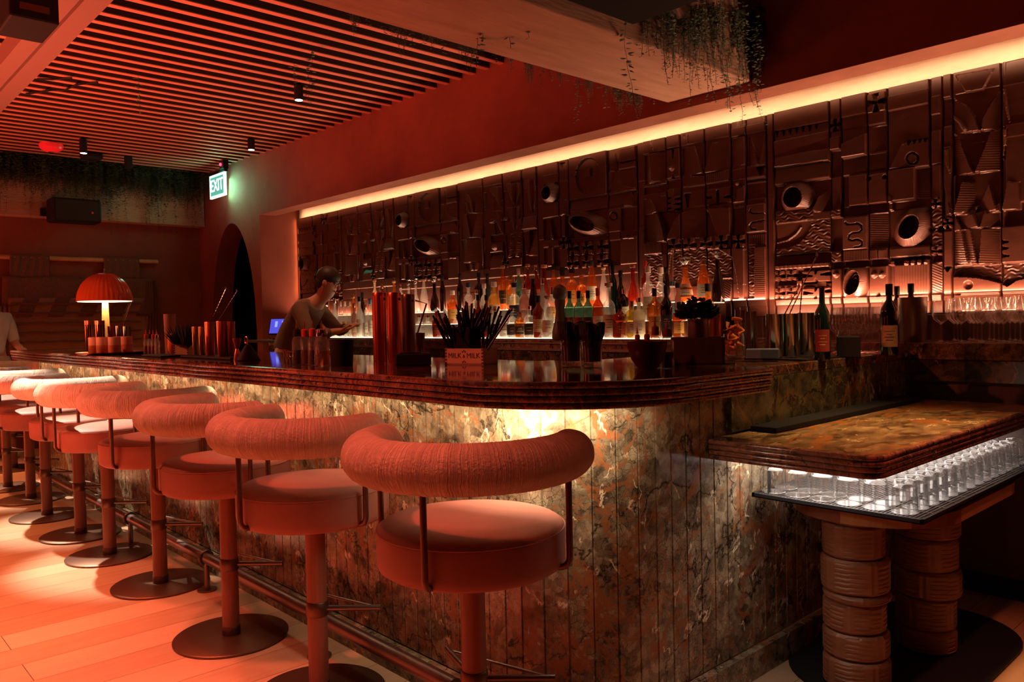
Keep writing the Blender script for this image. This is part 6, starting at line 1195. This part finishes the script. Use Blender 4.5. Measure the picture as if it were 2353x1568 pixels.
cloth(-.43, -.07, -.20, .03, 'cloth_tab', cl); cloth(.46, .83, -.20, .03, 'cloth_tab', cl); cloth(-.50, .96, -.62, -.20, 'upper_panel', cl, .01, .02); cloth(-.46, .90, -.98, -.42, 'ribbed_panel', cl2, .004)
b = MB()
for k in range(5): b.tube([(.045, -.44 + i * .09, -.48 - k * .1 + .004 * math.sin(i * 2 + k)) for i in range(15)], .012, 6)
b.build('woven_ridge', cl, t, True); cloth(-.62, -.42, -1.0, -.5, 'fringe_side', cl2, .012, .05); cloth(.90, 1.0, -.9, -.22, 'fringe_side', cl, .012, .04)
# ================================================================= people
SKIN = mottled('skin', (.62, .34, .23), (.68, .39, .27), 12, .5, bump=0); HAIR = mat('dark_hair', (.03, .018, .012), .55)
def skin_body(name, verts, edges, radii, m, parent, sub=2):
    me = bpy.data.meshes.new(name); me.from_pydata(verts, edges, []); o = bpy.data.objects.new(name, me); COL.objects.link(o)
    mod = o.modifiers.new('skin', 'SKIN'); mod.use_smooth_shade = True; sv = me.skin_vertices[0] if me.skin_vertices else None
    if sv is None:
        bpy.context.view_layer.objects.active = o; sv = me.skin_vertices.new().data if hasattr(me.skin_vertices, 'new') else None
    data = me.skin_vertices[0].data
    for i, r in enumerate(radii): data[i].radius = r if hasattr(r, '__len__') else (r, r)
    data[0].use_root = True
    s = o.modifiers.new('sub', 'SUBSURF'); s.levels = s.render_levels = sub
    dg = bpy.context.evaluated_depsgraph_get(); ev = o.evaluated_get(dg); me2 = bpy.data.meshes.new_from_object(ev); o.modifiers.clear(); o.data = me2
    me2.materials.clear(); me2.materials.append(m); me2.polygons.foreach_set('use_smooth', [True] * len(me2.polygons)); o.parent = parent; return o
def fingers(V, E, Rr, wrist_i, wrist, d, side, curl):
    """five-finger hand continuing the arm skeleton"""
    d = Vector(d).normalized(); side = Vector(side).normalized(); nrm = d.cross(side).normalized(); w = Vector(wrist)
    palm = w + d * .045; V.append(palm); Rr.append((.030, .016)); pi = len(V) - 1; E.append((wrist_i, pi))
    for k, (o, L) in enumerate(((-.027, .062), (-.009, .072), (.009, .068), (.026, .054))):
        p = palm + d * .035 + side * o; V.append(p); Rr.append(.0095); a = len(V) - 1; E.append((pi, a)); dd = d
        for q in (.5, 1.0):
            dd = (dd + nrm * curl * .5).normalized(); p = p + dd * L * .5; V.append(p); Rr.append(.0085 if q < 1 else .007); E.append((len(V) - 2, len(V) - 1))
    p = w + d * .02 + side * -.03; V.append(p); Rr.append(.011); E.append((wrist_i, len(V) - 1)); p = p + (d * .6 - side * .6 + nrm * .3).normalized() * .035; V.append(p); Rr.append(.010); E.append((len(V) - 2, len(V) - 1)); p = p + (d * .9 - side * .2 + nrm * .3).normalized() * .028; V.append(p); Rr.append(.0085); E.append((len(V) - 2, len(V) - 1))
def person(loc, rz, lab, pose, top_m, bottom_m, hair_long=False, dress=False):
    t = thing('person', lab, 'person', loc, rz); P = pose   # figure faces +X locally
    V = [Vector(P[k]) for k in ('pelvis', 'waist', 'chest', 'neck0', 'neck1', 'head0', 'head1', 'head2')]; Rr = [(.15, .12), (.12, .095), (.15, .11), (.062, .06), (.055, .055), (.072, .068), (.092, .078), (.070, .062)]
    E = [(i, i + 1) for i in range(7)]
    for s_ in ('l', 'r'):
        b0 = len(V); V += [Vector(P['sh' + s_]), Vector(P['el' + s_]), Vector(P['wr' + s_])]; Rr += [.058, .043, .028]; E += [(2, b0), (b0, b0 + 1), (b0 + 1, b0 + 2)]
        d = Vector(P['wr' + s_]) - Vector(P['el' + s_]); side = Vector((0, 1 if s_ == 'l' else -1, 0)); side = (side - d.normalized() * side.dot(d.normalized())); fingers(V, E, Rr, b0 + 2, P['wr' + s_], d, side * -1, .5)
        b1 = len(V); V += [Vector(P['hp' + s_]), Vector(P['kn' + s_]), Vector(P['an' + s_]), Vector(P['to' + s_])]; Rr += [.088, .058, .040, (.036, .026)]; E += [(0, b1), (b1, b1 + 1), (b1 + 1, b1 + 2), (b1 + 2, b1 + 3)]
    body = skin_body('body', V, E, Rr, SKIN, t)
    # clothing follows the same joints, a little larger
    up = Vector(P['pelvis']); TV = [V[0] + Vector((0, 0, .02)), V[1], V[2], V[2] + (V[3] - V[2]) * .75]; TR = [(.165, .135), (.145, .115), (.168, .128), (.09, .085)]; TE = [(0, 1), (1, 2), (2, 3)]
    for s_ in ('l', 'r'):
        a, b_, c = Vector(P['sh' + s_]), Vector(P['el' + s_]), Vector(P['wr' + s_]); k = len(TV); TV += [a, a.lerp(b_, .55), b_] if dress else [a, b_, b_.lerp(c, .8)]; TR += [.070, .060, .054] if dress else [.070, .056, .042]; TE += [(2, k), (k, k + 1), (k + 1, k + 2)]
    skin_body('shirt', TV, TE, TR, top_m, t)
    if dress:
        c = V[0]; n = 32; vs = []
        for j, (r, z) in enumerate(((.165, .05), (.19, -.05), (.21, -.2), (.235, -.38), (.25, -.47))):
            for i in range(n): a = 2 * PI * i / n; k = 1 + .05 * math.sin(6 * a) * (j > 1); vs.append((c.x + r * .85 * k * math.cos(a), c.y + r * k * math.sin(a), c.z + z))
        b = MB().add(vs, [(j * n + i, j * n + (i + 1) % n, (j + 1) * n + (i + 1) % n, (j + 1) * n + i) for j in range(4) for i in range(n)]); b.build('skirt', bottom_m, t, 'all')
    else:
        TV = [V[0] + Vector((0, 0, .04)), V[0]]; TR = [(.155, .125), (.168, .14)]; TE = [(0, 1)]
        for s_ in ('l', 'r'): k = len(TV); TV += [Vector(P['hp' + s_]), Vector(P['kn' + s_]), Vector(P['an' + s_]) + Vector((0, 0, .04))]; TR += [.10, .075, .062]; TE += [(1, k), (k, k + 1), (k + 1, k + 2)]
        skin_body('trousers', TV, TE, TR, bottom_m, t)
    h0, h1, h2 = V[5], V[6], V[7]; hd = (h2 - h0).normalized(); f = Vector(P.get('look', (1, 0, 0))); f = (f - hd * f.dot(hd)).normalized(); sd = hd.cross(f).normalized(); c = h0.lerp(h2, .62)
    rot = Matrix((f, sd, hd)).transposed()
    def part(name, m, sph, par=body):
        b = MB()
        for (o, r3) in sph:
            n = 14; vs = [c + rot @ Vector((o[0] + r3[0] * math.cos(a) * math.cos(e), o[1] + r3[1] * math.sin(a) * math.cos(e), o[2] + r3[2] * math.sin(e))) for e in [-PI / 2 + PI * j / 8 for j in range(9)] for a in [2 * PI * i / n for i in range(n)]]
            b.add(vs, [(j * n + i, j * n + (i + 1) % n, (j + 1) * n + (i + 1) % n, (j + 1) * n + i) for j in range(8) for i in range(n)])
        return b.build(name, m, t, 'all')
    part('eye', mat('eye_white', (.8, .75, .7), .3), [((.074, .030, -.005), (.011, .013, .008)), ((.074, -.030, -.005), (.011, .013, .008))]); part('pupil', M_['black'], [((.083, .030, -.005), (.004, .005, .005)), ((.083, -.030, -.005), (.004, .005, .005))])
    part('nose', SKIN, [((.090, 0, -.028), (.016, .012, .020))]); part('mouth', mat('lips', (.45, .12, .10), .5), [((.078, 0, -.066), (.010, .024, .006))]); part('ear', SKIN, [((0, .078, -.015), (.018, .010, .028)), ((0, -.078, -.015), (.018, .010, .028))]); part('eyebrow', HAIR, [((.078, .03, .018), (.008, .018, .004)), ((.078, -.03, .018), (.008, .018, .004))])
    part('hair', HAIR, [((-.018, 0, .030), (.098, .090, .088))] + ([((-.065, 0, -.06), (.050, .085, .13))] if hair_long else [((-.04, 0, -.02), (.072, .082, .07))]))
    part('shoe', M_['black'], []) if False else None
    for s_ in ('l', 'r'):
        a, to = Vector(P['an' + s_]), Vector(P['to' + s_]); b = MB(); d = (to - a); ang = math.atan2(d.y, d.x); b.box(-.06, .20, -.045, .045, 0, .055, b=.02); b.build('shoe', mat('pale_shoe', (.5, .42, .36), .5) if dress else M_['black'], t, loc=(a.x, a.y, 0), rot=(0, 0, ang))
    return t
# bartender leaning over the till; standing behind the bar, seen from his side
stand = dict(hpl=(0, .09, .90), knl=(.02, .10, .50), anl=(-.02, .10, .09), tol=(.13, .11, .04), hpr=(0, -.09, .90), knr=(.03, -.10, .50), anr=(0, -.11, .09), tor=(.15, -.12, .04))
bend = dict(pelvis=(0, 0, .97), waist=(.05, 0, 1.12), chest=(.20, 0, 1.33), neck0=(.30, 0, 1.43), neck1=(.335, 0, 1.46), head0=(.37, 0, 1.49), head1=(.40, 0, 1.56), head2=(.42, 0, 1.64), shl=(.22, .17, 1.37), ell=(.36, .24, 1.18), wrl=(.50, .12, 1.22), shr=(.22, -.17, 1.37), elr=(.34, -.24, 1.15), wrr=(.52, -.10, 1.19), look=(1, 0, -.8), **stand)
x2 = ony(672, 745, 3.02)
person((x2[0] - .1, 3.0, 0), math.radians(35), 'bartender in a light collared shirt bending over the till behind the bar', bend, mottled('khaki_shirt', (.20, .16, .11), (.26, .21, .15), 8, .8), M_['black'])
up = dict(pelvis=(0, 0, .95), waist=(0, 0, 1.10), chest=(.0, 0, 1.30), neck0=(.0, 0, 1.44), neck1=(.01, 0, 1.48), head0=(.02, 0, 1.51), head1=(.025, 0, 1.58), head2=(.02, 0, 1.66), shl=(0, .165, 1.37), ell=(.04, .21, 1.12), wrl=(.22, .16, 1.08), shr=(0, -.165, 1.37), elr=(.05, -.21, 1.12), wrr=(.24, -.14, 1.20), look=(1, 0, -.1), hpl=(0, .08, .90), knl=(.01, .09, .48), anl=(-.02, .10, .08), tol=(.11, .12, .035), hpr=(0, -.08, .90), knr=(.02, -.09, .48), anr=(.02, -.10, .08), tor=(.15, -.12, .035))
g0 = onz(-18, 1052, 0)
person((g0[0] + .1, g0[1], 0), math.radians(15), 'standing guest in a pale grey dress at the left frame edge, forearm raised', up, mottled('pale_top', (.62, .58, .52), (.7, .66, .6), 8, .8), mottled('grey_skirt', (.50, .47, .42), (.58, .55, .5), 8, .85), True, True)
# ================================================================= lights
def area(name, loc, size, energy, col, target=None, rot=None, size_y=None, spread=None):
    l = bpy.data.lights.new(name, 'AREA'); l.energy = energy; l.color = col; l.size = size
    if size_y: l.shape = 'RECTANGLE'; l.size_y = size_y
    if spread: l.spread = math.radians(spread)
    o = bpy.data.objects.new(name, l); COL.objects.link(o); o.location = loc
    if target is not None: o.rotation_euler = (Vector(target) - Vector(loc)).to_track_quat('-Z', 'Y').to_euler()
    elif rot: o.rotation_euler = rot
    return o
def spot(name, loc, target, energy, col, ang=50, blend=.5, r=.03):
    l = bpy.data.lights.new(name, 'SPOT'); l.energy = energy; l.color = col; l.spot_size = math.radians(ang); l.spot_blend = blend; l.shadow_soft_size = r
    o = bpy.data.objects.new(name, l); COL.objects.link(o); o.location = loc; o.rotation_euler = (Vector(target) - Vector(loc)).to_track_quat('-Z', 'Y').to_euler(); return o
RED = (1, .10, .035); ORG = (1, .30, .12); WARM = (1, .60, .32)
w = bpy.data.worlds.new('w'); SC.world = w; w.use_nodes = True; w.node_tree.nodes['Background'].inputs[0].default_value = (.02, .005, .003, 1); w.node_tree.nodes['Background'].inputs[1].default_value = 1
# cove: long strip hidden behind the top of the carved panels, shining up on the soffit
area('cove_led', (-2.46, 3.965, 2.47), 10.8, 10, (1, .52, .27), target=(-2.46, 4.21, 2.40), size_y=.03, spread=48)
area('niche_side_led', (-7.905, 4.175, 1.95), .02, .9, (1, .42, .16), target=(-7.95, 4.10, 1.95), size_y=.85)
# strip behind the bottle steps grazing up the carved wall
area('graze_led', (-2.46, 4.150, 1.335), 10.8, 75, (1, .45, .27), rot=(PI - .15, 0, 0), size_y=.02)
area('graze_led_right', (-.9, 4.07, 1.245), 2.9, 36, (1, .45, .25), rot=(PI - .15, 0, 0), size_y=.02)
# under the bar top, on the grooved marble
area('bar_led', (-4.7, 1.50, .994), 5.8, 8, (1, .66, .40), target=(-4.7, 1.62, .86), size_y=.015, spread=150)
for i, a in enumerate((-84, -66, -48, -30, -12)):
    A_ = math.radians(a); area('bar_led_corner', (CX + .43 * math.cos(A_), CY + .43 * math.sin(A_), .994), .15, [1.6, 1.7, .9, .25, .1][i], (1, .76, .52), target=(CX + .25 * math.cos(A_), CY + .25 * math.sin(A_), .80), size_y=.015, spread=150)
area('service_led', (-1.15, 3.0, .772), .35, 3.6, (1, .82, .72), rot=(0, 0, 0), size_y=1.3, spread=150)
area('service_top_wash', (-1.0, 2.9, 2.9), .2, 5, (1, .55, .22), target=(-1.15, 2.8, .85), spread=40)
# narrow warm-white spot raking the far stools from the left; orange pools on the planks
for x0, x1, e in ((-6.05, -5.0, 1150), (-7.2, -6.15, 1150), (-8.6, -7.5, 1100)):
    spot('stool_accent', (x0, .72, 2.95), (x1, 1.14, .93), e, (1, .84, .68), 21, .7, .03)
for x, y, tx, ty, e, c, an in ((-8.4, .3, -7.9, .6, 520, (1, .34, .13), 56), (-6.9, -.4, -6.4, .2, 330, (1, .30, .10), 52), (-5.4, -.1, -5.2, .3, 190, (1, .25, .10), 50), (-4.3, .45, -4.2, .55, 210, (1, .18, .10), 56), (-3.1, .55, -3.05, .62, 210, (1, .16, .09), 54), (-1.95, .55, -1.95, .62, 185, (1, .15, .085), 54), (-1.05, .60, -1.1, .65, 80, (1, .15, .08), 56), (-4.4, -.25, -4.3, .25, 400, (1, .27, .12), 50), (-3.1, -.25, -3.1, .2, 480, (1, .25, .14), 50), (-1.9, -.25, -1.95, .2, 420, (1, .25, .15), 50), (-.3, 2.2, -.45, 2.6, 120, (1, .22, .12), 50)):
    spot('ceiling_spot_lamp', (x, y, 2.95), (tx, ty, 0), e, c, an, .8, .06)
# seat pools straight down over each near stool
for x, z, e in ((-3.13, 2.86, 34), (-2.44, 2.43, 22), (-1.68, 2.86, 36), (-4.02, 2.86, 34), (-4.73, 2.86, 34)):
    spot('seat_pool', (x, 1.37, z), (x + .02, 1.38, 0), e, (1, .80, .58), 13 if z > 2.5 else 16, .9, .05)
for (x, y, z), e in zip(SP, (30, 40, 22)): spot('fixture_beam', (x, y, z - .01), (x, y, 0), e, (1, .36, .16), 60, .7, .02)
spot('bar_top_spot', (-3.4, -.7, 2.9), (-2.45, 2.0, 1.15), 260, (1, .15, .085), 30, .6, .05)
spot('bar_top_spot', (-6.3, -.6, 2.9), (-4.7, 1.75, 1.12), 320, (1, .22, .11), 36, .6, .05)
# room wash: red fill areas added on the unseen lounge side, then unseen uplights
area('lounge_fill', (-2.2, -4.3, 1.5), 1.6, 6, (1, .13, .05), target=(-3.6, 2.5, 1.5), size_y=1.2)
area('lounge_fill_far', (-8.0, -3.6, 1.3), 2.6, 16, (1, .10, .04), target=(-6.5, 3.0, 2.4), size_y=1.4)
area('floor_uplight', (-9.2, -1.0, .25), 1.6, 60, (1, .12, .05), target=(-7.4, 1.4, 3.0), size_y=1.0, spread=110)
area('floor_uplight', (-5.2, -.5, .12), 2.6, 95, (1, .16, .08), target=(-5.4, 1.0, 3.0), size_y=.4, spread=100)
# sign, lamp
area('exit_glow', (E0.x, 3.60, E0.z), .36, 5.5, (.12, 1, .50), target=(E0.x + .35, 3.9, E0.z - .1), size_y=.22)
area('exit_glow_front', (E0.x, 3.56, E0.z), .36, 1.6, (.12, 1, .50), target=(E0.x, 2, E0.z), size_y=.22)
l = bpy.data.lights.new('lamp_point', 'POINT'); l.energy = 26; l.color = (1, .55, .25); l.shadow_soft_size = .03; o = bpy.data.objects.new('lamp_point', l); COL.objects.link(o); o.location = (L0[0], L0[1], L0[2] + zb + .02)
